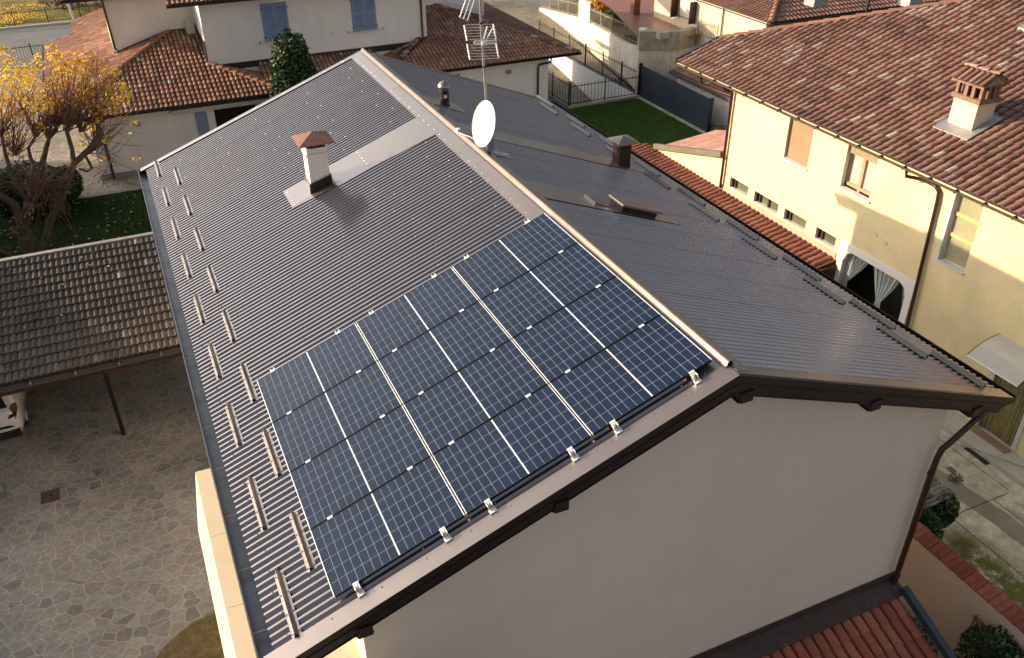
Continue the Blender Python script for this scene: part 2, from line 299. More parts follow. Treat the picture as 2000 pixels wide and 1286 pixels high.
# ---------------- tiled roofs ----------------
def inpoly(x,y,P):
    c=False; n=len(P)
    for i in range(n):
        x1,y1=P[i]; x2,y2=P[(i+1)%n]
        if (y1>y)!=(y2>y) and x<(x2-x1)*(y-y1)/(y2-y1)+x1: c=not c
    return c
def plane(O,H,s):       # O eave point, H plan unit vector pointing up the slope, s slope
    O=V(O); H=V((H[0],H[1],0)).normalized(); Vv=V((H.x,H.y,s)).normalized(); U=V((H.y,-H.x,0)); Nn=U.cross(Vv)
    if Nn.z<0: Nn=-Nn
    return O,U,Vv,Nn,H,s
def zon(P,x,y): O,U,Vv,Nn,H,s=P; return O.z+s*((V((x,y,0))-V((O.x,O.y,0))).dot(H))
def tiles(mb,P,poly,pitch=.22,course=.33,style='coppo',seed=1,mt=0,md=1,deck=.14,hgt=None,tone=(.0,1.0),holes=None):
    rnd=random.Random(seed); O,U,Vv,Nn,H,s=P; cs=1/math.sqrt(1+s*s)
    def uv(x,y): d=V((x-O.x,y-O.y,0)); return d.dot(U),d.dot(H)/cs
    Q=[uv(*p) for p in poly]; u0=min(q[0] for q in Q); u1=max(q[0] for q in Q); v0=min(q[1] for q in Q); v1=max(q[1] for q in Q)
    w3=lambda u,v,h:O+U*u+Vv*v+Nn*h
    pts=[w3(u,v,-.012) for u,v in Q]
    n=(pts[1]-pts[0]).cross(pts[2]-pts[0])
    if n.z<0: pts=pts[::-1]
    mb.face(pts,mt,.12); dn=V((0,0,-deck))
    for i in range(len(pts)): mb.face([pts[i],pts[(i+1)%len(pts)],pts[(i+1)%len(pts)]+dn,pts[i]+dn],md)
    mb.face([p+dn for p in reversed(pts)],md)
    hg=hgt or pitch*.3
    nu=int((u1-u0)/pitch+.999); nv=int((v1-v0)/course+.999)
    cl=[[rnd.random() for _ in range(40)] for _ in range(60)]
    for j in range(nv):
        vb=v0+j*course
        for i in range(nu):
            uc=u0+(i+.5)*pitch
            if not inpoly(uc,min(vb+course*.5,v1-.01),Q): continue
            if holes and any(a<=uc<=b and c<=vb+course*.5<=d for a,b,c,d in holes): continue
            k=cl[int(vb*.7)%60][int(abs(uc)*.5)%40]
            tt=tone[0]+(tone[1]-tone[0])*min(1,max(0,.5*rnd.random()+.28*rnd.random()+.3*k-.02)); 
            if rnd.random()<.05: tt=min(1,tt+.35)
            top=min(vb+course*1.1,v1+.02)
            if style=='coppo':
                jx=rnd.uniform(-.008,.008); a=[]; b_=[]
                ns=5
                for q in range(ns+1):
                    an=math.pi*q/ns
                    a.append(w3(uc+jx-math.cos(an)*pitch*.42,vb-.02,.022+math.sin(an)*hg)); b_.append(w3(uc-math.cos(an)*pitch*.36,top,math.sin(an)*hg*.85-.004))
                a2=[p-Nn*.02 for p in a]
                n0=len(mb.v); fs=[(q,q+1,ns+2+q,ns+1+q) for q in range(ns)]
                mb.idx(a+b_,fs,mt,tt,True)
                mb.idx(a+a2,[(q,ns+1+q,ns+2+q,q+1) for q in range(ns)],mt,tt*.8,False)
            else:
                # wave tile, two rolls to a tile
                ns=4; a=[];b_=[]
                tt2=tt
                for q in range(ns+1):
                    uu=uc-pitch/2+pitch*q/ns; h=hg*.5*(1-math.cos(2*math.pi*q/ns))
                    a.append(w3(uu,vb-.01,h+.045)); b_.append(w3(uu,top,h))
                mb.idx(a+b_,[(q,q+1,ns+2+q,ns+1+q) for q in range(ns)],mt,tt2,True)
                mb.idx(a+[p-Nn*.045 for p in a],[(q,ns+1+q,ns+2+q,q+1) for q in range(ns)],mt,tt2*.6,False)
def caprow(mb,p0,p1,r=.13,l=.36,m=0,seed=3,h=.07,up=V((0,0,1))):
    rnd=random.Random(seed); p0,p1=V(p0),V(p1); d=(p1-p0); L=d.length; d.normalize(); x=d.cross(up).normalized(); y=x.cross(d); k=int(L/l+.5); l=L/k
    for i in range(k):
        tt=rnd.random(); a=[];b=[]
        for q in range(7):
            an=math.pi*q/6; c=-math.cos(an)*r; s_=math.sin(an)
            a.append(p0+d*(i*l-.02)+x*c+y*(s_*h+.03)); b.append(p0+d*((i+1)*l+.03)+x*c*.85+y*(s_*h*.85))
        mb.idx(a+b,[(q,q+1,8+q,7+q) for q in range(6)],m,tt,True); mb.idx(a+[v-y*.03 for v in a],[(q,7+q,8+q,q+1) for q in range(6)],m,tt*.7)
        mb.idx(a,[tuple(range(6,-1,-1))],m,tt*.5)
def gutter(mb,a,b,r=.07,m=0,up=V((0,0,1))):
    a,b=V(a),V(b); d=(b-a).normalized(); x=d.cross(up).normalized()
    P=[(-r,0),(-r*.8,-r*.8),(0,-r*1.1),(r*.8,-r*.8),(r,0),(r*.88,0),(r*.65,-r*.65),(0,-r*.95),(-r*.65,-r*.65),(-r*.88,0)]
    A=[a+x*p+up*q for p,q in P]; B=[b+x*p+up*q for p,q in P]; n=len(P)
    mb.idx(A+B,[(i,(i+1)%n,n+(i+1)%n,n+i) for i in range(n)],m); mb.face(A,m); mb.face(B[::-1],m)
    mb.face([A[0],A[1],A[2],A[3],A[4]],m); mb.face([B[4],B[3],B[2],B[1],B[0]],m)
def wallholes(mb,O,U,W,H,holes,depth,Nv,m=0,thick=.3,mr=None):
    # wall O + u*U + z up, holes (u0,u1,z0,z1) with reveals going back by depth along -Nv
    O=V(O);U=V(U).normalized();Nv=V(Nv);Z=V((0,0,1))
    us=sorted(set([0,W]+[h[0] for h in holes]+[h[1] for h in holes])); zs=sorted(set([0,H]+[h[2] for h in holes]+[h[3] for h in holes]))
    P=lambda u,z,d=0:O+U*u+Z*z-Nv*d
    for i in range(len(us)-1):
        for j in range(len(zs)-1):
            cu=(us[i]+us[i+1])/2; cz=(zs[j]+zs[j+1])/2
            if any(h[0]<cu<h[1] and h[2]<cz<h[3] for h in holes): continue
            mb.face([P(us[i],zs[j]),P(us[i+1],zs[j]),P(us[i+1],zs[j+1]),P(us[i],zs[j+1])],m)
    for u0,u1,z0,z1 in holes:
        q=m if mr is None else mr
        mb.face([P(u0,z0),P(u0,z1),P(u0,z1,depth),P(u0,z0,depth)],q); mb.face([P(u1,z1),P(u1,z0),P(u1,z0,depth),P(u1,z1,depth)],q)
        mb.face([P(u0,z1),P(u1,z1),P(u1,z1,depth),P(u0,z1,depth)],q); mb.face([P(u1,z0),P(u0,z0),P(u0,z0,depth),P(u1,z0,depth)],q)
# =====================================================================
# SETTING
# =====================================================================
PX0,PX1,PY0,PY1=15.35,19.5,33.1,45.6          # the sunken garage ramp
def sheet_with_hole(z,x0,x1,y0,y1):
    mb=MB()
    for a,b,c,d in ((x0,x1,y0,PY0),(x0,PX0,PY0,PY1),(PX1,x1,PY0,PY1),(x0,x1,PY1,y1)): mb.face([(a,c,z),(b,c,z),(b,d,z),(a,d,z)])
    return mb
obj('ground',sheet_with_hole(G-.02,-900,900,-900,900),M['asphalt'],kind='structure')
mb=MB(); mb.face([(-30,-8,G),(-4.6,-8,G),(-4.6,18.6,G),(-30,18.6,G)]); obj('courtyard_paving',mb,M['crazy'],kind='structure')
mb=MB(); mb.face([(-14,18.6,G),(-4,18.6,G),(-4,31.4,G),(-14,31.4,G)]); obj('lawn',mb,M['soil'],kind='structure')
mb=MB(); mb.face([(-14,31.4,G),(10,31.4,G),(10,33.2,G),(-14,33.2,G)]); mb.face([(-14,33.2,G),(-7.5,33.2,G),(-7.5,53,G),(-14,53,G)]); obj('garden_path',mb,M['walk'],kind='structure')
mb=MB(); mb.face([(-40,53.3,G),(-3,53.3,G),(-3,59,G),(-40,59,G)]); mb.face([(-60,59,G+.004),(60,59,G+.004),(60,64.6,G+.004),(-60,64.6,G+.004)]); obj('street',mb,M['asphalt'],kind='structure')
mb=MB(); mb.face([(-80,64.6,G+.01),(60,64.6,G+.01),(60,110,G+.01),(-80,110,G+.01)]); obj('field',mb,M['field'],kind='structure')
mb=MB(); mb.box((-60,64.5,G),(60,64.7,G+.12)); obj('kerb',mb,M['sill'],kind='structure')
mb=MB(); mb.face([(10.5,24.5,G+.004),(19.45,24.5,G+.004),(19.45,33,G+.004),(10.5,33,G+.004)]); obj('back_lawn',mb,M['soil'],kind='structure')
mb=MB(); mb.face([(7.1,-8,G+.004),(12.8,-8,G+.004),(12.8,12,G+.004),(7.1,12,G+.004)]); obj('concrete_yard',mb,M['yard'],kind='structure')
mb=MB(); P_=[(9.72,3.0),(10.15,3.0),(10.15,-3),(9.72,-3)]
for (x0,x1,y0,y1) in ((9.15,11.5,2.84,2.86),(9.6,9.62,-6,2.84),(11.0,11.02,-6,2.84),(11.6,11.62,2.9,11)): mb.face([(x0,y0,G+.008),(x1,y0,G+.008),(x1,y1,G+.008),(x0,y1,G+.008)])
obj('yard_joints',mb,M['dark'],kind='structure')
mb=MB(); mb.face([(10.0,5.2,G+.0075),(10.55,5.2,G+.0075),(10.9,2.4,G+.0075),(10.9,-4,G+.0075),(10.3,-4,G+.0075),(10.35,2.2,G+.0075)]); obj('yard_channel',mb,simple('darker_concrete',(.27,.25,.21),.9,0,.15,2,.2),kind='structure')
mb=MB(); mb.box((12.0,-6,G),(12.8,12,G+.13)); obj('yard_step',mb,simple('step_concrete',(.52,.5,.42),.85,0,.12,1.5,.2,(30,.003)),kind='structure')
# sunken ramp
mb=MB(); f=-11.3
mb.face([(PX0,PY0,f),(PX1,PY0,f),(PX1,PY1,-9.2),(PX0,PY1,-9.2)])
obj('garage_ramp',mb,M['drive'],kind='structure')
mb=MB(); t_=.004
mb.box((PX1,PY0,f),(PX1+.02,PY1,G+.02)); obj('ramp_retaining_wall',mb,M['pitwall'],None,'white retaining wall of the sunken ramp with a sunlit patch',None,'retaining wall')
mb=MB(); mb.face([(PX0,PY0,f),(PX0,PY1,f),(PX0,PY1,G),(PX0,PY0,G)]); mb.face([(PX0,PY0,f),(PX1,PY0,f),(PX1,PY0,G),(PX0,PY0,G)]); mb.face([(PX0,PY1,f),(PX1,PY1,f),(PX1,PY1,G),(PX0,PY1,G)])
obj('ramp_side',mb,M['pitwall'],kind='structure')
# driveway beyond, rising beside the lit wall
LIT=[(19.62,33.25,-6.25),(20.62,36.32,-6.86),(20.93,38.45,-6.95),(21.29,41.09,-7.06),(21.89,43.45,-7.32),(22.29,45.67,-7.52),(22.85,48.61,-7.94),(23.25,51.23,-8.3),(23.49,53.57,-8.6)]
mb=MB(); mb.face([(PX1+.3,33.3,G+.008)]+[(x,y,G+.008) for x,y,z in LIT]+[(23.6,58.9,G+.008),(14,58.9,G+.008),(15.5,46.2,G+.008),(PX1+.3,46.2,G+.008)]); obj('driveway',mb,M['drive'],kind='structure')
# =====================================================================
# METAL ROOFED HOUSE
# =====================================================================
TL=.3792837; CS=1/math.sqrt(1+TL*TL); SN=TL*CS
house=thing('metal_roofed_house','brown corrugated metal roofed house carrying the solar panels, beige gable wall','house',(0,8,G))
LN=15.9; EX=5.9; EE=5.4
def W3(x,y,h=0): s=TL*abs(x); sg=1 if x>0 else -1; return V((x+sg*SN*h,y,-s+CS*h))
# walls
mb=MB(); zt=lambda x:-TL*abs(x)-.2
mb.face([(-4.75,.45,G-.3),(4.66,.45,G-.3),(4.66,.45,zt(4.66)),(0,.45,zt(0)),(-4.75,.45,zt(4.75))])
mb.face([(4.66,.45,G-.3),(4.66,15.4,G-.3),(4.66,15.4,zt(4.66)),(4.66,.45,zt(4.66))])
mb.face([(-4.75,15.4,G-.3),(-4.75,.45,G-.3),(-4.75,.45,zt(4.75)),(-4.75,15.4,zt(4.75))])
mb.face([(4.66,15.4,G-.3),(-4.75,15.4,G-.3),(-4.75,15.4,zt(4.75)),(0,15.4,zt(0)),(4.66,15.4,zt(4.66))])
obj('wall',mb,M['mainwall'],house)
# corrugated slopes
PITCH=.1137
PRF=[(0,.040),(.05,.0425),(.30,.0425),(.35,.040),(.60,.004),(.66,0),(.72,.004),(1,.040)]
def corr(sgn,xe,name,strips):
    mb=MB(); xs=[.2,xe*.25,xe*.5,xe*.75,xe]; rnd=random.Random(5)
    NC=int((15.72-.2)/PITCH)
    for s0 in range(0,NC,9):
        n=min(9,NC-s0); ys=[]
        for c in range(n):
            for f_,h in PRF[:-1]: ys.append((.2+(s0+c+f_)*PITCH,h+.003*(1-c/n)))
        ys.append((.2+(s0+n)*PITCH,.040)); ys.append((.2+(s0+n+(.33 if s0+9<NC else .0))*PITCH+.001,.042))
        jit=[rnd.uniform(-.001,.001) for _ in xs]; vs=[]; m_=len(ys)
        for r,x in enumerate(xs):
            for yy,h in ys: vs.append(W3(sgn*x,yy,h+jit[r]-.020))
        fs=[]
        for r in range(len(xs)-1):
            for c in range(m_-1):
                a=r*m_+c; q=(a,a+1,a+m_+1,a+m_); fs.append(q if sgn>0 else q[::-1])
        fs=[f_[::-1] for f_ in fs]
        mb.idx(vs,fs,0,.5,False)
    # screws on the crests
    for xr in strips:
        yy=.25+rnd.uniform(0,.1)
        while yy<15.6:
            yc=.2+(round((yy-.2)/PITCH)+.2)*PITCH; xx=xr+rnd.uniform(-.03,.03)+(.12 if int(yy/PITCH)%2 else -.08)*(xr<xe-.5)
            b=W3(sgn*xx,yc,.026); nrm=V((sgn*SN,0,CS)); 
            mb.lathe((0,0,0),[(0,0)],3) if False else None
            vs=[b+V((math.cos(a)*.012*CS,math.sin(a)*.012,-math.cos(a)*.012*SN*sgn)) for a in [i*math.pi/3 for i in range(6)]]
            mb.idx(vs+[b+nrm*.012],[(i,(i+1)%6,6) for i in range(6)],1,.5,False)
            yy+=PITCH*(5 if xr<xe-.5 else 3)
    return obj(name,mb,[M['sheet'],M['steel']],house)
corr(-1,5.78,'roof_slope',[.62,1.75,2.9,4.0,5.05,5.6])
corr(1,5.36,'roof_slope',[.7,1.5,2.35,3.2,4.05,4.75,5.2])
# flat flashings
def flat(mb,pts,h=.026,m=0,th=.004):
    P=[W3(x,y,h) for x,y in pts]; n=(P[1]-P[0]).cross(P[2]-P[0]); P=P if n.z>0 else P[::-1]; mb.prism(P,V((0,0,-th)),m)
def screwdots(mb,pts,h,m):
    for x,y in pts:
        b=W3(x,y,h); sg=1 if x>0 else -1; nrm=V((sg*SN,0,CS))
        vs=[b+V((math.cos(a)*.011,math.sin(a)*.011,-math.cos(a)*.011*TL*sg)) for a in [i*math.pi/3 for i in range(6)]]
        mb.idx(vs+[b+nrm*.010],[(i,(i+1)%6,6) for i in range(6)],m)
mb=MB(); yy=.1; seg=0; ends=[.1,2.2,5.05,7.6,10.0,12.6,15.8]
for i in range(6):
    a,b=ends[i],ends[i+1]+(.03 if i<5 else 0); hh=.027+.0025*(i%2)
    flat(mb,[(-.33,a),(-.03,a),(-.03,b),(-.33,b)],hh); flat(mb,[(.03,a),(.25,a),(.25,b),(.03,b)],hh)
    mb.prism([W3(-.33,a,hh-.001),W3(-.33,b,hh-.001),W3(-.337,b,hh-.024),W3(-.337,a,hh-.024)],V((.003,0,0)))
yy=.3
pts=[]
while yy<15.7: pts+= [(-.27,yy),(.2,yy+.05)]; yy+=.315
screwdots(mb,pts,.032,1)
obj('ridge_flashing',mb,[M['flash'],M['steel']],house)
mb=MB(); 
for i in range(6):
    a,b=ends[i]+(.1 if i==0 else 0),ends[i+1]+.03
    P=[];r=.05+.0015*(i%2)
    prof=[(-.07,-.012),(-.042,.008),(-.04,.03),(-.024,.055),(0,.064),(.024,.055),(.04,.03),(.042,.008),(.07,-.012)]
    A=[V((x*(r/.05),a,z+.035)) for x,z in prof]; B=[V((x*(r/.05),b,z+.035)) for x,z in prof]; n=len(prof)
    mb.idx(A+B,[(k,k+1,n+k+1,n+k) for k in range(n-1)],0,.5,True); mb.idx([p*1 for p in A],[tuple(range(n-1,-1,-1))],1)
obj('ridge_cap',mb,[M['cap'],M['black']],house)
# verge flashings and stepped fascias at both gables
def verge(y0,y1,yo,name):
    mb=MB(); sg=-1 if yo<y1 and yo<=y0 else 1
    for s,xe in ((-1,EX),(1,EE)):
        flat(mb,[(s*.0,y0),(s*xe,y0),(s*xe,y1),(s*.0,y1)],.029)
        for k,(t0,t1,dd) in enumerate(((.0,.14,.0),(.14,.33,.045))):
            y=yo+(dd if yo<8 else -dd); y2=y+(.03 if yo<8 else -.03)
            P=[V((0,y,.03-t0)),V((s*xe,y,-TL*xe+.03-t0)),V((s*(xe-(.0 if k==0 else .16)),y,-TL*(xe-(.0 if k==0 else .16))+.03-t1)),V((0,y,.03-t1))]
            mb.prism(P,V((0,y2-y,0)),1)
            # little drip edge catches the light
            mb.bar(V((0,y-.004 if yo<8 else y+.004,.03-t1)),V((s*xe*.975,y-.004 if yo<8 else y+.004,-TL*xe*.975+.03-t1)),.012,.012,1)
    yy=y0+(y1-y0)*.75
    screwdots(mb,[(s*x,yy) for s in (-1,1) for x in (.55,1.05,1.6,2.15,2.9,3.4,3.95,4.5,5.1)],.034,2)
    obj(name,mb,[M['flash'],M['fascia'],M['steel']],house)
verge(-.01,.24,0.0,'verge_trim'); verge(15.9,15.72,15.9,'verge_trim')
mb=MB()
for s,xe in ((-1,EX),(1,EE)):
    for a,b,z in ((.05,15.85,-.16),):
        P=[V((0,a,z)),V((s*(xe-.12),a,-TL*(xe-.12)+z)),V((s*(xe-.12),b,-TL*(xe-.12)+z)),V((0,b,z))]; mb.prism(P,(0,0,.06))
obj('roof_soffit',mb,M['fascia'],house)
for x in (0.2,2.5,4.72,-2.32,-4.79):
    mb=MB(); zz=-TL*abs(x)-.39; w_=.09
    mb.prism([V((x-w_,.02,zz)),V((x+w_,.02,zz)),V((x+w_,.46,zz-.03)),V((x-w_,.46,zz-.03))],V((0,0,.16)))
    mb.box((x-w_-.015,.06,zz-.015),(x+w_+.015,.46,zz-.003))
    obj('purlin_end',mb,M['fascia'],house)
# gutters
mb=MB()
def boxgut(mb,x,y0,y1,z,sgn,wd,m,hi=.11):
    xi=x-sgn*wd
    for (a,b,c,d) in (((xi,z-hi),(x,z-hi),(x,z-hi+.008),(xi,z-hi+.008)),((x-sgn*.008,z-hi),(x,z-hi),(x,z+.0),(x-sgn*.008,z+.0)),((xi,z-hi),(xi+sgn*.008,z-hi),(xi+sgn*.008,z-.03),(xi,z-.03)),((x-sgn*.014,z),(x+sgn*.006,z),(x+sgn*.006,z+.012),(x-sgn*.014,z+.012))):
        mb.prism([V((p[0],y0,p[1])) for p in (a,b,c,d)],V((0,y1-y0,0)),m)
    for yy in (y0,y1-.006): mb.box((xi,yy,z-hi),(x,yy+.006,z),m)
    yy=y0+.6
    while yy<y1: mb.box((xi,yy,z-.018),(x,yy+.025,z-.012),m); yy+=1.02
boxgut(mb,-5.97,.02,15.88,-2.23,-1,.2,0); 
obj('gutter',mb,M['gutterm'],house,'light grey eaves gutter')
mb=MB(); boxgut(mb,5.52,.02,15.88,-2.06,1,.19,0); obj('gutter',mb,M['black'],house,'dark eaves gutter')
mb=MB(); mb.tube([(5.4,.25,-2.12),(5.36,.24,-2.24),(5.14,.22,-2.42),(4.72,.28,-2.88),(4.62,.31,-3.0),(4.6,.33,-3.2),(4.57,.34,-6.1)],.05,10)
for z in (-3.55,-5.9): mb.lathe((4.585,.335,z),[(.05,0),(.058,0),(.058,.04),(.05,.04)],12)
obj('downpipe',mb,M['brownpipe'],house)
# flat strips below the ridge, to chimney and vents
mb=MB(); flat(mb,[(-.3,9.52),(-3.32,9.75),(-3.32,10.68),(-.3,10.68)],.034)
flat(mb,[(-.3,9.62),(-2.4,9.62),(-2.4,9.72),(-.3,9.72)],.033)
screwdots(mb,[(-1.7,9.7+i*.17) for i in range(6)]+[(-3.25,9.85+i*.22) for i in range(4)],.038,1); obj('chimney_strip',mb,[M['flash'],M['steel']],house)
mb=MB(); flat(mb,[(.22,11.3),(1.0,11.15),(1.0,11.9),(.22,11.95)],.03); obj('vent_strip',mb,M['flash'],house)
mb=MB(); flat(mb,[(.22,9.2),(4.5,9.3),(4.5,10.0),(.22,9.95)],.03); screwdots(mb,[(1.6,9.3+i*.2) for i in range(4)],.034,1); obj('vent_strip',mb,[M['flash'],M['steel']],house)
mb=MB(); flat(mb,[(.22,5.75),(3.15,5.72),(2.75,6.65),(.22,6.6)],.03); screwdots(mb,[(.9,5.85+i*.22) for i in range(4)]+[(2.95,5.8),(2.85,6.3)],.034,1); obj('skylight_strip',mb,[M['flash'],M['steel']],house)
mb=MB(); flat(mb,[(.22,7.9),(.7,7.95),(.55,8.35),(.22,8.35)],.03); obj('mast_flashing',mb,M['flash'],house)
# chimney
mb=MB(); mb.box((-2.88,9.92,-1.1),(-2.48,10.32,-.14)); mb.box((-2.9,9.9,-.3),(-2.46,10.34,-.25)); mb.box((-2.86,9.95,-.14),(-2.5,10.29,-.05),1)
ch=obj('chimney',mb,[plaster('white_chimney_plaster',(.72,.70,.66),(.35,.32,.3),.5,(40,.006),3),M['dark']],house)
mb=MB(); z0=-.04; c=[(-3.03,9.77,z0),(-2.33,9.77,z0),(-2.33,10.47,z0),(-3.03,10.47,z0)]
mb.prism([c[0],c[3],c[2],c[1]],(0,0,.025)); ap=V((-2.68,10.12,.14))
for i in range(4): mb.face([V(c[i])+V((0,0,.025)),V(c[(i+1)%4])+V((0,0,.025)),ap])
for i in range(4): mb.bar(V((-2.86 if i%2 else -2.5,9.95 if i<2 else 10.29,-.1)),V((-2.86 if i%2 else -2.5,9.95 if i<2 else 10.29,-.03)),.05,.05)
obj('chimney_cap',mb,M['terracotta'],ch)
mb=MB(); 
mb.prism([(-2.9,9.9,-1.12),(-2.46,9.9,-.95),(-2.46,9.9,-.72),(-2.9,9.9,-.86)],(0,-.015,0),1); mb.prism([(-2.9,9.9,-1.1),(-2.9,10.34,-1.1),(-2.9,10.34,-.86),(-2.9,9.9,-.86)],(-.015,0,0)); mb.prism([(-2.46,9.9,-.98),(-2.46,10.34,-.98),(-2.46,10.34,-.72),(-2.46,9.9,-.72)],(.015,0,0)); mb.prism([(-2.9,10.34,-1.12),(-2.46,10.34,-.95),(-2.46,10.34,-.72),(-2.9,10.34,-.86)],(0,.015,0))
flat(mb,[(-3.3,9.8),(-2.3,9.8),(-2.3,10.6),(-3.3,10.6)],.038)
obj('chimney_flashing',mb,[M['flash'],M['fascia']],ch)
# pipe vent
mb=MB(); mb.lathe((.62,11.53,-.27),[(.16,-.02),(.13,.02),(.105,.06),(.105,.44)],16); pv=obj('pipe_vent',mb,M['fascia'],house)
mb=MB(); mb.lathe((.62,11.53,.15),[(.115,-.02),(.115,.03),(.15,.03),(.15,.05),(.14,.1),(.09,.15),(.03,.17),(.001,.19)],16); obj('vent_cap',mb,M['flash'],pv)
mb=MB(); mb.box((.57,11.43,-.03),(.64,11.425,.04)); obj('vent_label',mb,M['white'],pv)
# box vent
mb=MB(); mb.box((4.0,9.5,-1.75),(4.3,9.8,-1.0)); bv=obj('box_vent',mb,M['fascia'],house)
mb=MB(); z0=-1.0; c=[V((3.9,9.4,z0)),V((4.42,9.4,z0)),V((4.42,9.92,z0)),V((3.9,9.92,z0))]; mb.prism(c[::-1],(0,0,.04))
for i in range(4): mb.face([c[i]+V((0,0,.04)),c[(i+1)%4]+V((0,0,.04)),V((4.16,9.66,-.86))])
obj('vent_cap',mb,M['flash'],bv)
# skylight hatch
def Eh(x,y,h): return W3(x,y,h)
mb=MB()
b4=[(1.85,5.84),(2.6,5.84),(2.6,6.26),(1.85,6.26)]
mb.idx([Eh(x,y,.0) for x,y in b4]+[Eh(x,y,.13) for x,y in b4],[(0,1,5,4),(1,2,6,5),(2,3,7,6),(3,0,4,7),(4,5,6,7)],0)
sk=obj('skylight',mb,M['fascia'],house)
mb=MB(); b4=[(1.8,5.79),(2.68,5.79),(2.68,6.31),(1.8,6.31)]
mb.idx([Eh(x,y,.13) for x,y in b4]+[Eh(x,y,.17) for x,y in b4],[(0,1,5,4),(1,2,6,5),(2,3,7,6),(3,0,4,7),(4,5,6,7),(3,2,1,0)],0)
obj('skylight_lid',mb,M['flash'],sk)
mb=MB(); b4=[(1.35,5.95),(1.7,5.95),(1.7,6.35),(1.35,6.35)]
mb.idx([Eh(x,y,.03) for x,y in b4]+[Eh(1.35,5.95,.07),Eh(1.7,5.95,.04),Eh(1.7,6.35,.04),Eh(1.35,6.35,.07)],[(0,1,5,4),(2,3,7,6),(3,0,4,7),(4,5,6,7)]); obj('skylight_backflashing',mb,M['flash'],sk)
# cream canopy on the west wall, under the eaves
mb=MB(); zt_=-3.5
A0=Zp(383,922,zt_); yb=-1.2; xo=-6.22
top=[V((xo,5.33,zt_)),V((-4.74,5.33,zt_)),V((-4.74,yb,zt_)),V((xo,yb,zt_))]
low=[V((-6.36,4.15,zt_-.16)),V((-6.36,yb,zt_-.16))]
mb.face(top[::-1]); mb.face([top[0],low[0],low[1],top[3]][::-1])
mb.face([top[0],top[1],V((-4.74,5.33,zt_-.9)),V((-6.22,5.0,zt_-.9)),low[0]])
mb.face([top[3],top[2],V((-4.74,yb,zt_-.9)),V((-6.22,yb,zt_-.9)),low[1]][::-1]); mb.face([low[0],low[1],V((-6.22,yb,zt_-.9)),V((-6.22,5.0,zt_-.9))][::-1]); mb.face([V((-4.74,5.33,zt_-.9)),V((-6.22,5.0,zt_-.9)),V((-6.22,yb,zt_-.9)),V((-4.74,yb,zt_-.9))])
for y in (3.75,2.3,.85): mb.box((xo+.03,y,zt_),(-4.8,y+.006,zt_+.003),1)
obj('side_bay_roof',mb,[M['cream'],M['sill']],house,'cream plastered slab of the side bay')
mb=MB(); mb.box((-5.9,-1,G-.2),(-4.76,4.9,zt_-.9)); obj('side_bay_wall',mb,M['cream'],house)
# =====================================================================
# SOLAR PANELS
# =====================================================================
HP=.13; A_=.870962; S0=.1248; YB=.3453; B_=1.15
def R3(s,y,h): return V((-s*CS-SN*h,y,-s*SN+CS*h))     # s metres down the west slope
def make_panel(s0,y0):
    l=2*A_-.022; wd=B_-.022; o=thing('solar_panel','x','solar panel',R3(s0,y0,HP),'solar panels in three courses on the roof')
    P=lambda a,b,h:R3(s0+a,y0+b,HP+h)
    def bx(mb,a0,a1,b0,b1,h0,h1,m=0,t=.5):
        vs=[P(a0,b0,h0),P(a1,b0,h0),P(a1,b1,h0),P(a0,b1,h0),P(a0,b0,h1),P(a1,b0,h1),P(a1,b1,h1),P(a0,b1,h1)]
        mb.idx(vs,[(0,1,2,3),(7,6,5,4),(4,5,1,0),(5,6,2,1),(6,7,3,2),(7,4,0,3)],m,t)
    mb=MB(); f=.009
    bx(mb,0,f,0,wd,-.035,0); bx(mb,l-f,l,0,wd,-.035,0)
    bx(mb,f,l-f,0,f,-.035,0,1); bx(mb,f,l-f,wd-f,wd,-.035,0,1)
    bx(mb,f,l-f,f,wd-f,-.034,-.03,1)
    obj('frame',mb,[M['alu'],M['frameblk']],o)
    mb=MB(); bx(mb,f,l-f,f,wd-f,-.006,-.003); bx(mb,l/2-.005,l/2+.005,f,wd-f,-.003,-.0015,1); obj('backsheet',mb,[M['cellgap'],M['white']],o)
    mb=MB(); g=.0017; mid=.009; hw=(l/2-f-mid)/8; ww=(wd-2*f)/6; rnd=random.Random(int(s0*10+y0*100))
    for half in (0,1):
        a00=f if half==0 else l/2+mid
        for i in range(8):
            for j in range(6):
                a0=a00+i*hw+g; a1=a00+(i+1)*hw-g; b0=f+j*ww+g; b1=f+(j+1)*ww-g; q=.012
                mb.face([P(a0,b0,-.0022),P(a0,b1,-.0022),P(a1,b1,-.0022),P(a1,b0,-.0022)],0,rnd.random()*.5+.25)
    obj('cells',mb,M['cell'],o)
    return o
names_c=['upper','middle','lower']; names_r=['front','second','third','rear']
p0=make_panel(S0,YB)
base=p0.location.copy()
PAN={}
for c in range(3):
    for r in range(4):
        loc=R3(S0+2*A_*c,YB+B_*r,HP)
        place=['course next to the ridge','middle course','lowest course, nearest the gutter'][c]
        row=['at the gable end','second from the gable','third from the gable','farthest from the gable'][r]
        lab=f'blue solar panel in the {place}, {row}'
        if c==0 and r==0: p0['label']=lab; PAN[c,r]=p0
        else: PAN[c,r]=copytree(p0,loc,lab)
        WL[PAN[c,r].name]=loc
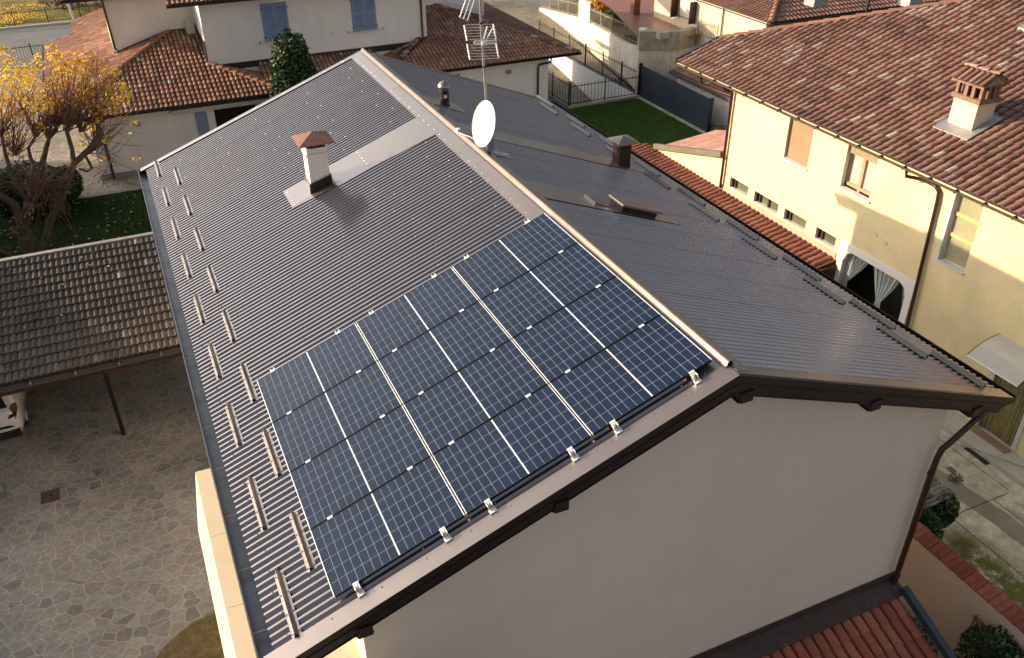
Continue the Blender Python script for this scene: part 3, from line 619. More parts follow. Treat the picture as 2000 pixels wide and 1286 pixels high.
# clamps: hooks at the two outer rows, small mid clamps between rows
def clampmesh(s,y,dirn):
    mb=MB(); o=lambda a,b,h:R3(s+a,y+b*dirn,h)
    def bx(a0,a1,b0,b1,h0,h1):
        vs=[o(a0,b0,h0),o(a1,b0,h0),o(a1,b1,h0),o(a0,b1,h0),o(a0,b0,h1),o(a1,b0,h1),o(a1,b1,h1),o(a0,b1,h1)]
        mb.idx(vs,[(0,1,2,3),(7,6,5,4),(4,5,1,0),(5,6,2,1),(6,7,3,2),(7,4,0,3)])
    bx(-.035,.035,-.012,.02,.128,.138); bx(-.035,-.022,.02,.09,.06,.132); bx(.022,.035,.02,.09,.06,.132); bx(-.006,.006,.02,.06,.05,.132)
    bx(-.045,.045,.06,.13,.03,.05); bx(-.035,.035,.015,.03,.03,.132); return mb
XC=[.439,1.304]     # along each panel, from its upper end
for c in range(3):
    for a in ((.3,1.44)):
        s=S0+2*A_*c+a
        obj('clamp',clampmesh(s,YB,-1),M['alu'],PAN[c,0]); obj('clamp',clampmesh(s,YB+4*B_-.022,1),M['alu'],PAN[c,3])
        for r in range(3):
            mb=MB(); y=YB+B_*(r+1)-.011; P=lambda x,yy,h:R3(s+x,y+yy,HP+h)
            vs=[P(-.035,-.02,.001),P(.035,-.02,.001),P(.035,.02,.001),P(-.035,.02,.001)]; mb.prism([v for v in vs][::-1],V((0,0,.006))); obj('clamp',mb,M['alu'],PAN[c,r])
# =====================================================================
# SNOW GUARDS
# =====================================================================
def guard(sg):
    name='snow_guard'; o=thing(name,'x','snow guard',(0,0,0),'snow guards along the west eaves' if sg<0 else 'snow guards along the east eaves')
    L=1.03; d=V((sg*CS,0,-SN)); n=V((sg*SN,0,CS)); y=V((0,1,0))
    def prof(pts,mb,m=0):
        th=n*.003
        for (a,h),(b,k) in zip(pts,pts[1:]):
            A=d*a+n*h;B=d*b+n*k; q=[A,B,B+y*L,A+y*L]; nn=(q[1]-q[0]).cross(q[2]-q[0])
            mb.face(q,m); mb.face([p-nn.normalized()*.003 for p in q[::-1]],m)
    mb=MB(); prof([(-.062,.022),(-.03,.022),(-.004,.085),(0,.088),(.004,.085),(.034,.022),(.06,.022)],mb)
    for k in range(4):
        for a in (-.048,.048):
            b=d*a+n*.026+y*(.06+k*.303); vs=[b+d*math.cos(q)*.014+y*math.sin(q)*.014 for q in [i*math.pi/3 for i in range(6)]]
            mb.idx(vs+[b+n*.014],[(i,(i+1)%6,6) for i in range(6)],1)
    obj('hat_profile',mb,[M['guard'],M['steel']],o)
    return o
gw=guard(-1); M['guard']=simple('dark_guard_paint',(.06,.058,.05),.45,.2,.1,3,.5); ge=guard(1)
ordn=['first','second','third','fourth','fifth','sixth','seventh','eighth','ninth']
def loc_g(x,y,sg): return W3(sg*x,y,0)
first=True
for k in range(9):
    lab=f'metal snow guard, {ordn[k]} from the front gable in the row next to the left gutter'
    if k==0: gw.location=loc_g(5.5,.23,-1); gw['label']=lab
    else: copytree(gw,loc_g(5.5,.23+k*1.8225,-1),lab)
for k in range(8): copytree(gw,loc_g(5.13,.98+k*1.825,-1),f'metal snow guard, {ordn[k]} from the front gable in the upper row on the left slope')
for k in range(9):
    lab=f'dark snow guard, {ordn[k]} from the front gable in the row next to the right gutter'
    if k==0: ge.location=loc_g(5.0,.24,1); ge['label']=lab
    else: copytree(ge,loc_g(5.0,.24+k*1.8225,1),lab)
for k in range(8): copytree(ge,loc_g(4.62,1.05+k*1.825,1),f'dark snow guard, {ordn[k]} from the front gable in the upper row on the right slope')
# =====================================================================
# ANTENNA MAST AND DISH
# =====================================================================
am=thing('antenna_mast','tall steel mast with white television antennas on the metal ridge','antenna',(.25,8.1,-.1))
mb=MB(); mb.tube([(.26,8.1,-.1),(.19,8.1,1.0),(.13,8.1,2.2),(.11,8.1,3.2)],[.028,.026,.024,.022],10); mb.lathe((.25,8.1,-.1),[(.09,0),(.09,.02),(.035,.03),(.03,.2)],12)
for z in (.75,1.55,2.32): mb.lathe((.26-.13*(z+.1)/2.3,8.1,z),[(.03,0),(.036,.005),(.036,.03),(.03,.035)],10,1)
obj('pole',mb,[M['steel'],M['black']],am)
def uhf(z,tilt,c=(.15,8.1)):
    mb=MB(); cx,cy=c
    # two tilted grid reflectors above and below, with white end strips
    for s in (1,-1):
        z0=z+s*.03; dz=V((0,.12*s if tilt else .02,.26*s)).normalized()
        x=V((.95,-.3,0)).normalized()
        for e in (-1,1): mb.bar(V((cx,cy+.05,z0))+x*.26*e,V((cx,cy+.05,z0))+x*.26*e+dz*.27,.02,.035)
        for k in range(6): q=V((cx,cy+.05,z0))+dz*(.02+.05*k); mb.tube([q-x*.27,q+x*.27],.0045,5)
    x=V((.95,-.3,0)).normalized(); f=V((-.3,-.95,0)).normalized()
    a=V((cx,cy,z)); mb.bar(a+x*.0,a+x*.18+V((0,.25,.22)),.02,.012); mb.bar(a+x*.04+V((0,0,0)),a+x*.26+V((0,.2,.2)),.014,.012)
    for k in (-.02,.02): mb.bar(a-x*.17+V((0,-.06,k+.02)),a+x*.22+V((0,-.06,k+.02)),.012,.02)
    mb.bar(a-x*.17+V((0,-.06,0)),a-x*.17+V((0,-.06,.04)),.012,.02); mb.bar(a+x*.22+V((0,-.06,0)),a+x*.22+V((0,-.06,.04)),.012,.02)
    mb.box((cx-.04,cy-.09,z-.03),(cx+.04,cy-.02,z+.02))
    return mb
obj('grid_antenna',uhf(2.0,True),M['white'],am)
mb=MB()
A0=V((-.02,8.1,2.78)); dr=V((-.25,-.1,-.45)).normalized(); sd=V((.8,-.3,-.35)).normalized()
A0=V((.0,8.05,2.95))
for e in (-1,0,1): mb.bar(A0+sd*.07*e,A0+sd*.07*e+dr*.55,.014,.014)
for k in range(7): q=A0+dr*(.09*k); mb.tube([q-sd*.1,q+sd*.1],.006,5)
mb.bar(A0,V((.12,8.1,3.05)),.015,.015)
obj('yagi_antenna',mb,M['white'],am)
mb=MB(); cxx=[(.3,8.05,-.06),(.42,8.0,-.1),(.55,7.98,-.14),(.6,8.05,-.16),(.52,8.12,-.13)]; mb.tube(cxx,.012,6); mb.tube([(-.12,9.05,.1),(.05,8.6,.1),(.2,8.15,.0)],.008,5); mb.box((-.06,9.0,.05),(-.0,9.08,.14),0); obj('cable',mb,M['white'],am)
# dish: faces the camera side, slightly upwards
dish=thing('satellite_dish','white oval satellite dish in front of the antenna mast','satellite dish',(.05,8.0,.55))
mb=MB(); cen=V((.06,7.93,.57)); nrm=V((-.42,-.84,.42)).normalized()
nrm=V((-.95,-.16,.26)).normalized()
ux=nrm.cross(V((0,0,1))).normalized(); uz=ux.cross(nrm)
if uz.z<0: uz=-uz
vs=[];fs=[];nr=6;ns=40
for i in range(nr+1):
    r=i/nr
    for k in range(ns):
        a=2*math.pi*k/ns; vs.append(cen+ux*math.cos(a)*.36*r+uz*math.sin(a)*.42*r+nrm*(.07*r*r-.07))
for i in range(nr):
    for k in range(ns): fs.append((i*ns+k,i*ns+(k+1)%ns,(i+1)*ns+(k+1)%ns,(i+1)*ns+k))
mb.idx(vs,fs,0,.5,True); mb.idx([v-nrm*.012 for v in vs],[f_[::-1] for f_ in fs],0,.5,True)
rim=[vs[nr*ns+k] for k in range(ns)]; mb.tube(rim+[rim[0]],.009,6,0)
obj('reflector',mb,simple('white_dish_paint',(.85,.84,.80),.45,0,.02,4),dish)
mb=MB(); mb.bar(cen-nrm*.08,V((.22,8.1,.5)),.05,.08); mb.bar(V((.2,8.06,.1)),cen-nrm*.09-uz*.2,.03,.03); mb.box((.16,8.02,-.02),(.3,8.16,.3)); obj('bracket',mb,M['steel'],dish)
# =====================================================================
# RIGHT (YELLOW) HOUSE
# =====================================================================
yh=thing('yellow_house','two storey yellow plastered house under a wide red tiled roof, on the right','house',(16,6,G))
XW=12.8
holes={'w1':(12.82,13.92,-4.32,-2.93),'w2':(10.2,11.36,-4.32,-2.97),'w3':(6.66,7.5,-4.9,-2.93),'s1':(15.35,16.36,-6.28,-5.9),'s2':(13.77,15.01,-6.28,-5.9),'s3':(12.42,13.46,-6.28,-5.9),'s4':(11.08,11.95,-6.28,-5.9),'door':(3.9,4.94,G+.13,-6.5),'arch':(8.15,10.62,G+.02,-6.05)}
mb=MB(); Y1=16.78; Yn=-6
# wall runs along -y from Y1: u = Y1 - y
hs=[(Y1-b,Y1-a,c-G,d-G) for a,b,c,d in holes.values()]
wallholes(mb,(XW,Y1,G),(0,-1,0),Y1-Yn,-2.78-G,hs,.22,(-1,0,0),0,mr=1)
mb.face([(XW,Y1,G),(16.5,Y1,G),(16.5,Y1,-1.5),(XW,Y1,-2.8)])
mb.face([(XW,Yn,G),(22,Yn,G),(22,Yn,.3),(XW,Yn,-2.8)])
obj('wall',mb,[M['yellow'],M['sill']],yh)
mb=MB(); mb.face([(XW+.9,Yn,G),(XW+.9,Y1,G),(XW+.9,Y1,-2.8),(XW+.9,Yn,-2.8)]); mb.face([(XW+.01,Yn,G+.03),(XW+.9,Yn,G+.03),(XW+.9,Y1,G+.03),(XW+.01,Y1,G+.03)]); obj('interior',mb,M['dark'],yh)
SR=.35
RP=plane((12.5,0,-2.72),(1,0),SR)
mb=MB(); tiles(mb,RP,[(12.5,-6),(12.5,19.78),(14.3,19.72),(22.5,11.2),(22.5,-6)],.235,.30,'coppo',11,0,1,.16,.066,tone=(0,1),holes=None)
tt=obj('roof',mb,[M['tile_r'],M['fascia']],yh)
mb=MB(); z_=lambda x,y:zon(RP,x,y)
caprow(mb,(14.25,19.75,z_(14.25,0)+.02),(22.5,11.2,z_(22.5,0)+.02),.15,.5,0,4,.07); obj('hip_cap',mb,M['hip_red'],tt)
mb=MB(); a=V((12.45,19.8,-2.7)); b=V((14.3,19.76,z_(14.3,0)+.02)); mb.bar(a,b,.1,.14); obj('verge_flashing',mb,M['bluepanel'],tt)
# north slope behind the hip
mb=MB(); zr=z_(22.5,0); mb.face([(14.3,19.72,z_(14.3,0)-.02),(22.5,11.2,zr-.02),(22.5,19.72,z_(14.3,0)-.05)]); mb.face([(14.3,19.72,z_(14.3,0)-.02),(22.5,19.72,z_(14.3,0)-.05),(22.5,19.72,z_(14.3,0)-.3),(14.3,19.72,z_(14.3,0)-.3)]); obj('north_slope',mb,M['tile_r'],yh)
mb=MB(); gutter(mb,(12.43,-6,-2.76),(12.43,19.85,-2.76),.075)
y=-5.5
while y<19.7: mb.box((12.35,y,-2.845),(12.5,y+.025,-2.755)); y+=.85
obj('gutter',mb,simple('bronze_gutter',(.13,.11,.065),.45,.4,.15,3),yh)
mb=MB(); mb.tube([(12.43,8.85,-2.85),(12.45,8.85,-3.0),(12.72,8.5,-3.02),(12.72,8.1,-3.04),(12.72,7.96,-3.15),(12.72,7.93,-3.4),(12.72,7.8,-7.2),(12.72,7.8,G)],.05,10); obj('downpipe',mb,M['brownpipe'],yh)
mb=MB(); mb.tube([(12.43,16.9,-2.85),(12.5,16.85,-2.95),(12.71,16.74,-3.05),(12.71,16.74,-6.45)],.05,10); obj('downpipe',mb,M['brownpipe'],yh)
mb=MB(); mb.tube([(12.43,18.2,-2.85),(12.5,18.2,-3.1),(12.7,17.6,-3.2),(12.9,16.9,-3.25)],.05,8); obj('rainwater_bend',mb,M['brownpipe'],yh)
def panein(name,key,mat_,d,mb=None):
    a,b,c,e=holes[key]; mb=MB(); mb.box((XW+d,a,c),(XW+d+.03,b,e)); return obj(name,mb,mat_,yh)
def frame(mb,a,b,c,e,d,w=.07,m=0,th=.05):
    mb.box((XW+d-th,a,c),(XW+d,a+w,e),m); mb.box((XW+d-th,b-w,c),(XW+d,b,e),m); mb.box((XW+d-th,a+w,c),(XW+d,b-w,c+w),m); mb.box((XW+d-th,a+w,e-w),(XW+d,b-w,e),m)
# W1 roller shutter
a,b,c,e=holes['w1']; mb=MB(); z=c+.05
while z<e: mb.box((XW+.1,a+.04,z),(XW+.125,b-.04,z+.04)); z+=.046
mb.box((XW+.11,a,c),(XW+.14,b,e)); frame(mb,a,b,c,e,.13,.04)
ws=obj('window',mb,M['roller'],yh,'upper window closed by a brown roller shutter')
mb=MB(); mb.box((XW-.06,a-.06,c-.04),(XW-.003,b+.06,c+.004)); mb.box((XW-.004,a+.003,c-.04),(XW+.13,b-.003,c+.005)); obj('window_sill',mb,M['sill'],ws)
a,b,c,e=holes['w2']; mb=MB(); frame(mb,a,b,c,e,.2,.06); mb.box((XW+.14,(a+b)/2-.05,c),(XW+.2,(a+b)/2+.05,e)); mb.box((XW+.15,a,c),(XW+.2,b,c+.16))
z=e-.3
while z<e: mb.box((XW+.08,a+.03,z),(XW+.11,b-.03,z+.04)); z+=.046
mb.box((XW+.221,a-.15,c-.2),(XW+.24,b+.15,e+.1)); w2=obj('window',mb,M['wood'],yh,'upper window with net curtains and wooden frame')
mb=MB(); 
yy=a+.08; k=0
while yy<b-.06:
    mb.box((XW+.205+.012*(k%2),yy,c+.1),(XW+.215+.012*(k%2),yy+.04,e-.05)); yy+=.04;k+=1
obj('curtain',mb,M['curtain'],w2)
mb=MB(); mb.box((XW-.07,a-.08,c-.045),(XW-.003,b+.08,c+.004)); mb.box((XW-.004,a+.003,c-.04),(XW+.145,b-.003,c+.005)); obj('window_sill',mb,M['sill'],w2)
a,b,c,e=holes['w3']; mb=MB(); frame(mb,a,b,c,e,.2,.03); w3=obj('window',mb,M['sill'],yh,'tall stairwell window in three panes')
mb=MB(); mb.box((XW+.155,a-.1,c-.2),(XW+.17,b+.1,e+.1)); obj('pane',mb,simple('frosted_glass',(.33,.32,.2),.25,0,.1,3),w3)
M['ochre']=simple('ochre_transom',(.75,.5,.2),.6,0,.08,5)
for zz in (-3.62,-4.2): mb=MB(); mb.box((XW+.12,a,zz),(XW+.15,b,zz+.1)); obj('transom',mb,M['ochre'],w3)
mb=MB(); mb.box((XW-.05,a-.03,c-.05),(XW-.003,b+.06,c+.004)); mb.box((XW-.004,a+.003,c-.04),(XW+.15,b-.003,c+.005)); mb.box((XW-.012,b+.003,c+.006),(XW-.001,b+.09,e)); obj('window_surround',mb,M['sill'],w3)
for i,k in enumerate(('s1','s2','s3','s4')):
    a,b,c,e=holes[k]; mb=MB(); mb.box((XW+.17,a,c),(XW+.18,b,e)); w=obj('window',mb,M['glass'],yh)
    for q_ in [(b-.2,b-.14),(b-.05,b)]+([((a+b)/2-.03,(a+b)/2+.03)] if k=='s2' else []): mb=MB(); mb.box((XW+.11,q_[0],c),(XW+.165,q_[1],e)); obj('window_frame',mb,M['darkwood'],w)
# arched opening with striped curtains
a,b,c,e=holes['arch']; mb=MB()
mb.box((XW-.05,a-.22,e-.0),(XW+.1,b+.2,e+.22)); mb.box((XW-.05,b,c),(XW+.1,b+.2,e)); mb.box((XW-.05,a-.22,c),(XW+.1,a,e))
mb.prism([(XW-.04,b,e),(XW-.04,b-.3,e),(XW-.04,b-.1,e-.12),(XW-.04,b,e-.38)],(.12,0,0)); mb.prism([(XW-.04,a,e),(XW-.04,a,e-.38),(XW-.04,a+.1,e-.12),(XW-.04,a+.3,e)],(.12,0,0))
ar=obj('porch_opening',mb,M['white'],yh)
def drape(y0,y1,ypin,zt,zp,zb,seed):
    mb=MB(); n=26; rnd=random.Random(seed)
    for k in range(n):
        f0,f1=k/n,(k+1)/n; tint=[.1,.1,.6,.1,.95,.1,.6][k%7]
        rows=[]
        for f_ in (f0,f1):
            yt=y0+(y1-y0)*f_; yp=ypin+(yt-(y0+y1)/2)*.18; dx=.04*math.sin(f_*n*1.3)
            rows.append([V((XW+.16+dx,yt,zt)),V((XW+.16+dx*.6,(yt*.55+yp*.45),(zt+zp)/2)),V((XW+.14,yp,zp)),V((XW+.15+dx,yp+(yt-(y0+y1)/2)*.25,zb))])
        for i in range(3): mb.face([rows[0][i],rows[1][i],rows[1][i+1],rows[0][i+1]],0,tint,True)
    return mb
for nm,(y0,y1,yp) in enumerate(((10.6,9.75,10.5),(9.65,8.55,9.15),(8.5,8.15,8.22))):
    obj('curtain',drape(y0,y1,yp,e-.02,e-1.05,G+.3,nm),M['stripe'],ar)
# door with bead curtain and canopy
a,b,c,e=holes['door']; mb=MB(); y=a+.02; rnd=random.Random(3)
while y<b: x=XW+.06+rnd.uniform(-.01,.02); mb.tube([(x,y,e),(x+rnd.uniform(-.01,.01),y,(c+e)/2),(x,y+rnd.uniform(-.01,.01),c+.03)],.015,5,0,.5,False); y+=.032
mb.box((XW+.1,a,c),(XW+.12,b,e)); dd=obj('door',mb,M['bead'],yh,'doorway hung with an olive bead curtain')
mb=MB()
for k in range(5): mb.box((XW-.32+.055*k,a-.05,G+.13),(XW-.28+.055*k,b+.05,G+.17))
obj('door_grate',mb,M['roller'],dd)
mb=MB(); mb.box((XW-.03,a-.12,c),(XW+.1,a,e+.1)); mb.box((XW-.03,b,c),(XW+.1,b+.12,e+.1)); mb.box((XW-.03,a-.12,e),(XW+.1,b+.12,e+.1)); obj('door_frame',mb,M['sill'],dd)
mb=MB(); n=8; y0,y1=5.2,3.72
prof=[(XW-1.0+1.0*k/n, -6.27+.36*math.sin(math.pi/2*k/n)**.8) for k in range(n+1)]
pr=[V((x,0,z)) for x,z in prof]
for k in range(n):
    q=[V((prof[k][0],y0,prof[k][1])),V((prof[k][0],y1,prof[k][1])),V((prof[k+1][0],y1,prof[k+1][1])),V((prof[k+1][0],y0,prof[k+1][1]))]; mb.face(q,0,.5,True); mb.face([p-V((0,0,.01)) for p in q[::-1]],0,.5,True)
cn=obj('door_canopy',mb,M['poly'],yh,'curved pale canopy over the bead curtain door')
mb=MB()
for yy in (y0,y1,(y0+y1)/2): mb.tube([(x,yy,z-.012) for x,z in prof],.018 if yy!=(y0+y1)/2 else .008,6)
mb.tube([(prof[0][0],y0,prof[0][1]),(prof[0][0],y1,prof[0][1])],.018,6,1); obj('canopy_frame',mb,[M['rust'],M['alu']],cn)
mb=MB(); mb.lathe((0,0,0),[(.001,0)],3) if 0 else None
mb.box((XW-.02,9.6,-5.2),(XW,9.72,-5.08)); mb.box((XW-.02,9.2,-5.3),(XW,9.32,-5.18)); obj('wall_plate',mb,M['sill'],yh)
# pink band at the foot of the wall, just above the lean-to
mb=MB(); mb.box((XW-.03,10.95,-6.62),(XW-.002,16.9,-6.34)); obj('wall_band',mb,simple('pink_render',(.52,.36,.28),.9,0,.12,2,.2,(40,.005)),yh)
# lean-to of red tiles
LP=plane((10.6,0,-6.98),(1,0),.2)
mb=MB(); tiles(mb,LP,[(10.6,10.9),(10.6,22.5),(12.78,21.9),(12.78,10.9)],.235,.4,'coppo',21,0,1,.14,.06,tone=(0,1)); lt=obj('lean_to_roof',mb,[M['tile_red'],M['darkwood']],yh)
mb=MB(); mb.box((10.55,10.78,-7.2),(12.8,10.88,-6.72)); obj('lean_to_fascia',mb,M['darkwood'],lt)
mb=MB(); mb.box((11.0,11.1,G),(12.8,21.5,-7.15)); obj('lean_to_wall',mb,M['mainwall'],yh)
# small extension to the north with a pink slab roof
A_1=V((12.75,20.95,-6.38)); B_1=V((12.75,16.86,-5.25))
mb=MB(); mb.face([(12.78,16.8,G),(12.78,21,G),(12.78,21,-6.45),(12.78,16.8,-5.3)]); mb.face([(12.78,21,G),(15.5,21,G),(15.5,21,-6.2),(12.78,21,-6.45)]); obj('extension_wall',mb,M['yellow'],yh)
mb=MB(); q=[A_1,B_1,B_1+V((2.6,0,.35)),A_1+V((2.6,-.2,.35))]; mb.prism(q,(0,0,-.1)); obj('extension_roof',mb,M['pink'],yh)
mb=MB(); mb.bar(A_1+V((-.05,.1,0)),B_1+V((-.05,0,0)),.14,.2); obj('extension_gutter',mb,simple('olive_gutter',(.17,.15,.11),.6,.2,.2,4),yh)
# its chimney
rc=thing
mb=MB(); x0,x1,y0,y1=14.28,14.95,8.72,9.5; zb=z_(x0,0); mb.box((x0,y0,zb-.2),(x1,y1,-1.3)); cy=obj('chimney',mb,M['cream'],yh,'plastered chimney with brick openings and a small tiled roof')
mb=MB(); mb.box((x0-.06,y0-.06,-1.3),(x1+.06,y1+.06,-1.18))
for xx in (x0,x0+.22,x0+.44,x1-.1):
    for yy in (y0-.02,y1-.06): mb.box((xx,yy,-1.18),(xx+.1,yy+.08,-.86))
for yy in (y0+.2,y0+.42):
    for xx in (x0-.02,x1-.06): mb.box((xx,yy,-1.18),(xx+.08,yy+.1,-.86))
mb.box((x0-.05,y0-.05,-.86),(x1+.05,y1+.05,-.8)); obj('chimney_brick',mb,M['brick'],cy)
mb=MB(); mb.box((x0+.1,y0+.1,-1.2),(x1-.1,y1-.1,-.84)); obj('chimney_flue',mb,M['dark'],cy)
mb=MB(); xm=(x0+x1)/2; zr=-.52; 
for s,xe in ((1,x0-.14),(-1,x1+.14)):
    P=plane((xe,y0-.1,-.8),(s,0),(zr+.8)/abs(xm-xe)); tiles(mb,P,[(xe,y0-.12),(xe,y1+.12),(xm,y1+.12),(xm,y0-.12)],.17,.45,'coppo',31,0,1,.05,.05)
mb.face([(x0-.1,y0-.08,-.8),(x1+.1,y0-.08,-.8),(xm,y0-.08,zr)],2); mb.face([(x0-.1,y1+.08,-.8),(x1+.1,y1+.08,-.8),(xm,y1+.08,zr)],2)
caprow(mb,(xm,y0-.14,zr-.01),(xm,y1+.14,zr-.01),.1,.36,0,5,.06); obj('chimney_cap',mb,[M['tile_r'],M['brick'],simple('mossy_render',(.25,.24,.13),.9,0,.3,6)],cy)
mb=MB(); q=lambda x,y,h:V((x,y,z_(x,0)+h))
mb.prism([q(x0-.34,y0-.22,.1),q(x0-.34,y1+.15,.1),q(x1+.15,y1+.15,.1),q(x1+.15,y0-.22,.1)][::-1],(0,0,-.03))
obj('chimney_flashing',mb,M['lead'],cy)
mb=MB(); mb.prism([q(18.75,10.4,.12),q(18.75,11.55,.12),q(19.8,11.55,.14),q(19.8,10.4,.14)][::-1],(0,0,-.1)); obj('roof_window',mb,M['lead'],yh)
# =====================================================================
# NORTH (WHITE) HOUSE
# =====================================================================
nh=thing('white_house','white plastered house with blue shutters and hipped red tile roofs behind the metal roof','house',(2,40,G))
mb=MB(); GY=33.15
mb.box((-7.45,GY,G-.1),(.4,38,-6.15)); mb.box((.4,34.6,G-.1),(6.2,38,-5.9)); mb.box((6.2,GY,G-.1),(14.05,44,-6.1))
mb.box((-1.97,35.45,-6.3),(8.5,44,-2.0)); mb.box((-5.75,38.4,-6.4),(-1.97,44,-2.0)); mb.box((8.5,38.3,-6.2),(12.75,44,-2.0))
obj('wall',mb,M['bluewhite'],nh)
mb=MB(); mb.box((-7.5,GY-.03,G),(.42,GY,G+.22)); mb.box((-7.48,GY,G),(-7.45,38,G+.22)); obj('wall_base',mb,M['stonefoot'],nh)
SS=.31; ZE=-5.9; YE=32.65
PS=plane((0,YE,ZE),(0,1),SS); PWt=plane((-8.95,0,ZE),(1,0),SS); PEs=plane((.83,0,ZE),(-1,0),SS)
mb=MB(); tiles(mb,PS,[(-8.95,YE),(.83,YE),(-1.97,35.45),(-1.97,38.4),(-3.2,38.4)],.2,.34,'coppo',41,0,1,.1,.055)
tiles(mb,PWt,[(-8.95,YE),(-8.95,46),(-5.75,46),(-5.75,38.4),(-3.2,38.4)],.2,.34,'coppo',42,0,1,.1,.055,tone=(.1,.9))
tiles(mb,PEs,[(.83,YE),(.83,35.45),(-1.97,35.45)],.2,.34,'coppo',43,0,1,.1,.055)
nr1=obj('roof',mb,[M['tile_n'],M['fascia']],nh,'lower hipped roof on the left')
mb=MB(); caprow(mb,(-8.95,YE,ZE+.03),(-3.2,38.4,ZE+SS*5.75+.03),.13,.38,0,6,.07); obj('hip_cap',mb,M['hip_orange'],nr1); mb=MB(); caprow(mb,(.83,YE,ZE+.03),(-1.97,35.45,ZE+SS*2.8+.03),.14,.38,0,7,.08); obj('hip_cap',mb,M['hip_orange'],nr1)
PB=plane((0,33.6,-5.83),(0,1),SS)
mb=MB(); tiles(mb,PB,[(.2,33.6),(5.7,33.6),(5.7,35.45),(.2,35.45)],.2,.34,'coppo',44,0,1,.1,.055)
PR=plane((0,32.75,ZE),(0,1),SS); PRe=plane((15.6,0,ZE),(-1,0),SS); PRw=plane((5.3,0,ZE),(1,0),SS)
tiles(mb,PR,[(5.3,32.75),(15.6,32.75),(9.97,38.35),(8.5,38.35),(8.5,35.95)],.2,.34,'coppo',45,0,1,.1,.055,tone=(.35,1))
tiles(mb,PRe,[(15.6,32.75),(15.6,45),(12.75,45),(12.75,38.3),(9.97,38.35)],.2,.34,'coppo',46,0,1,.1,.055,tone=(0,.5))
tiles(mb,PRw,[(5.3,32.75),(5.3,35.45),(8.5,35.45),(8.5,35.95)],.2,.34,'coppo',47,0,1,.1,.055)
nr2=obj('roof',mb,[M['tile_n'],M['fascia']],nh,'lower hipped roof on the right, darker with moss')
mb=MB(); caprow(mb,(15.6,32.75,ZE+.03),(9.97,38.35,ZE+SS*5.6+.03),.13,.38,0,8,.07); obj('hip_cap',mb,M['tile_n'],nr2); mb=MB(); caprow(mb,(5.3,32.75,ZE+.03),(8.5,35.95,ZE+SS*3.2+.03),.14,.38,0,9,.08); obj('hip_cap',mb,M['tile_n'],nr2)
# upper eaves
for nm,(x0,x1,y0) in enumerate(((-3.3,9.3,34.85),(-7.4,-3.3,37.8),(9.3,13.5,37.8))):
    PU=plane((0,y0,-2.25),(0,1),SS); mb=MB(); tiles(mb,PU,[(x0,y0),(x1,y0),(x1,y0+7),(x0,y0+7)],.2,.34,'coppo',50+nm,0,1,.12,.055); ur=obj('upper_roof',mb,[M['tile_n'],M['fascia']],nh)
    mb=MB(); gutter(mb,(x0-.02,y0-.06,-2.3),(x1,y0-.06,-2.3),.075); obj('gutter',mb,M['darkpipe'],ur)
mb=MB(); gutter(mb,(-9.0,YE-.06,ZE-.03),(.9,YE-.06,ZE-.03),.075); gutter(mb,(-9.01,YE-.05,ZE-.03),(-9.01,46,ZE-.03),.075); obj('gutter',mb,M['darkpipe'],nr1)
mb=MB(); gutter(mb,(5.3,32.7,ZE-.03),(15.65,32.7,ZE-.03),.075); gutter(mb,(15.66,32.7,ZE-.03),(15.66,45,ZE-.03),.07); obj('gutter',mb,M['darkpipe'],nr2)
mb=MB(); mb.tube([(14.0,32.72,ZE-.05),(14.0,32.75,ZE-.3),(13.5,33.08,ZE-.45),(13.45,33.08,ZE-.6),(13.45,33.08,G)],.05,8); obj('downpipe',mb,M['darkpipe'],nh)
mb=MB(); mb.tube([(-7.0,32.72,ZE-.05),(-7.0,32.8,ZE-.3),(-7.0,33.06,ZE-.5),(-7.0,33.06,G)],.055,8); obj('downpipe',mb,M['darkpipe'],nh)
mb=MB(); mb.tube([(8.25,35.38,-2.3),(8.25,35.38,-5.0),(8.0,35.3,-5.15),(7.0,34.9,-5.28),(6.6,34.4,-5.45)],.05,8); obj('downpipe',mb,M['darkpipe'],nh)
mb=MB(); mb.tube([(-5.75,38.33,-2.3),(-5.68,38.33,-4.6),(-5.6,38.1,-4.75)],.05,8); obj('downpipe',mb,M['darkpipe'],nh)
mb=MB(); mb.box((-1.99,35.42,-5.4),(8.5,35.45,-5.12)); mb.box((-3.3,38.36,-4.3),(-1.99,38.4,-4.05))
mb.prism([(-5.75,38.37,-4.92),(-3.2,38.37,-4.13),(-3.2,38.37,-4.03),(-5.75,38.37,-4.8)],(0,.03,0)); mb.box((-2.02,35.45,-5.1),(-1.97,38.4,-4.05)); obj('wall_flashing',mb,M['darkpipe'],nh)
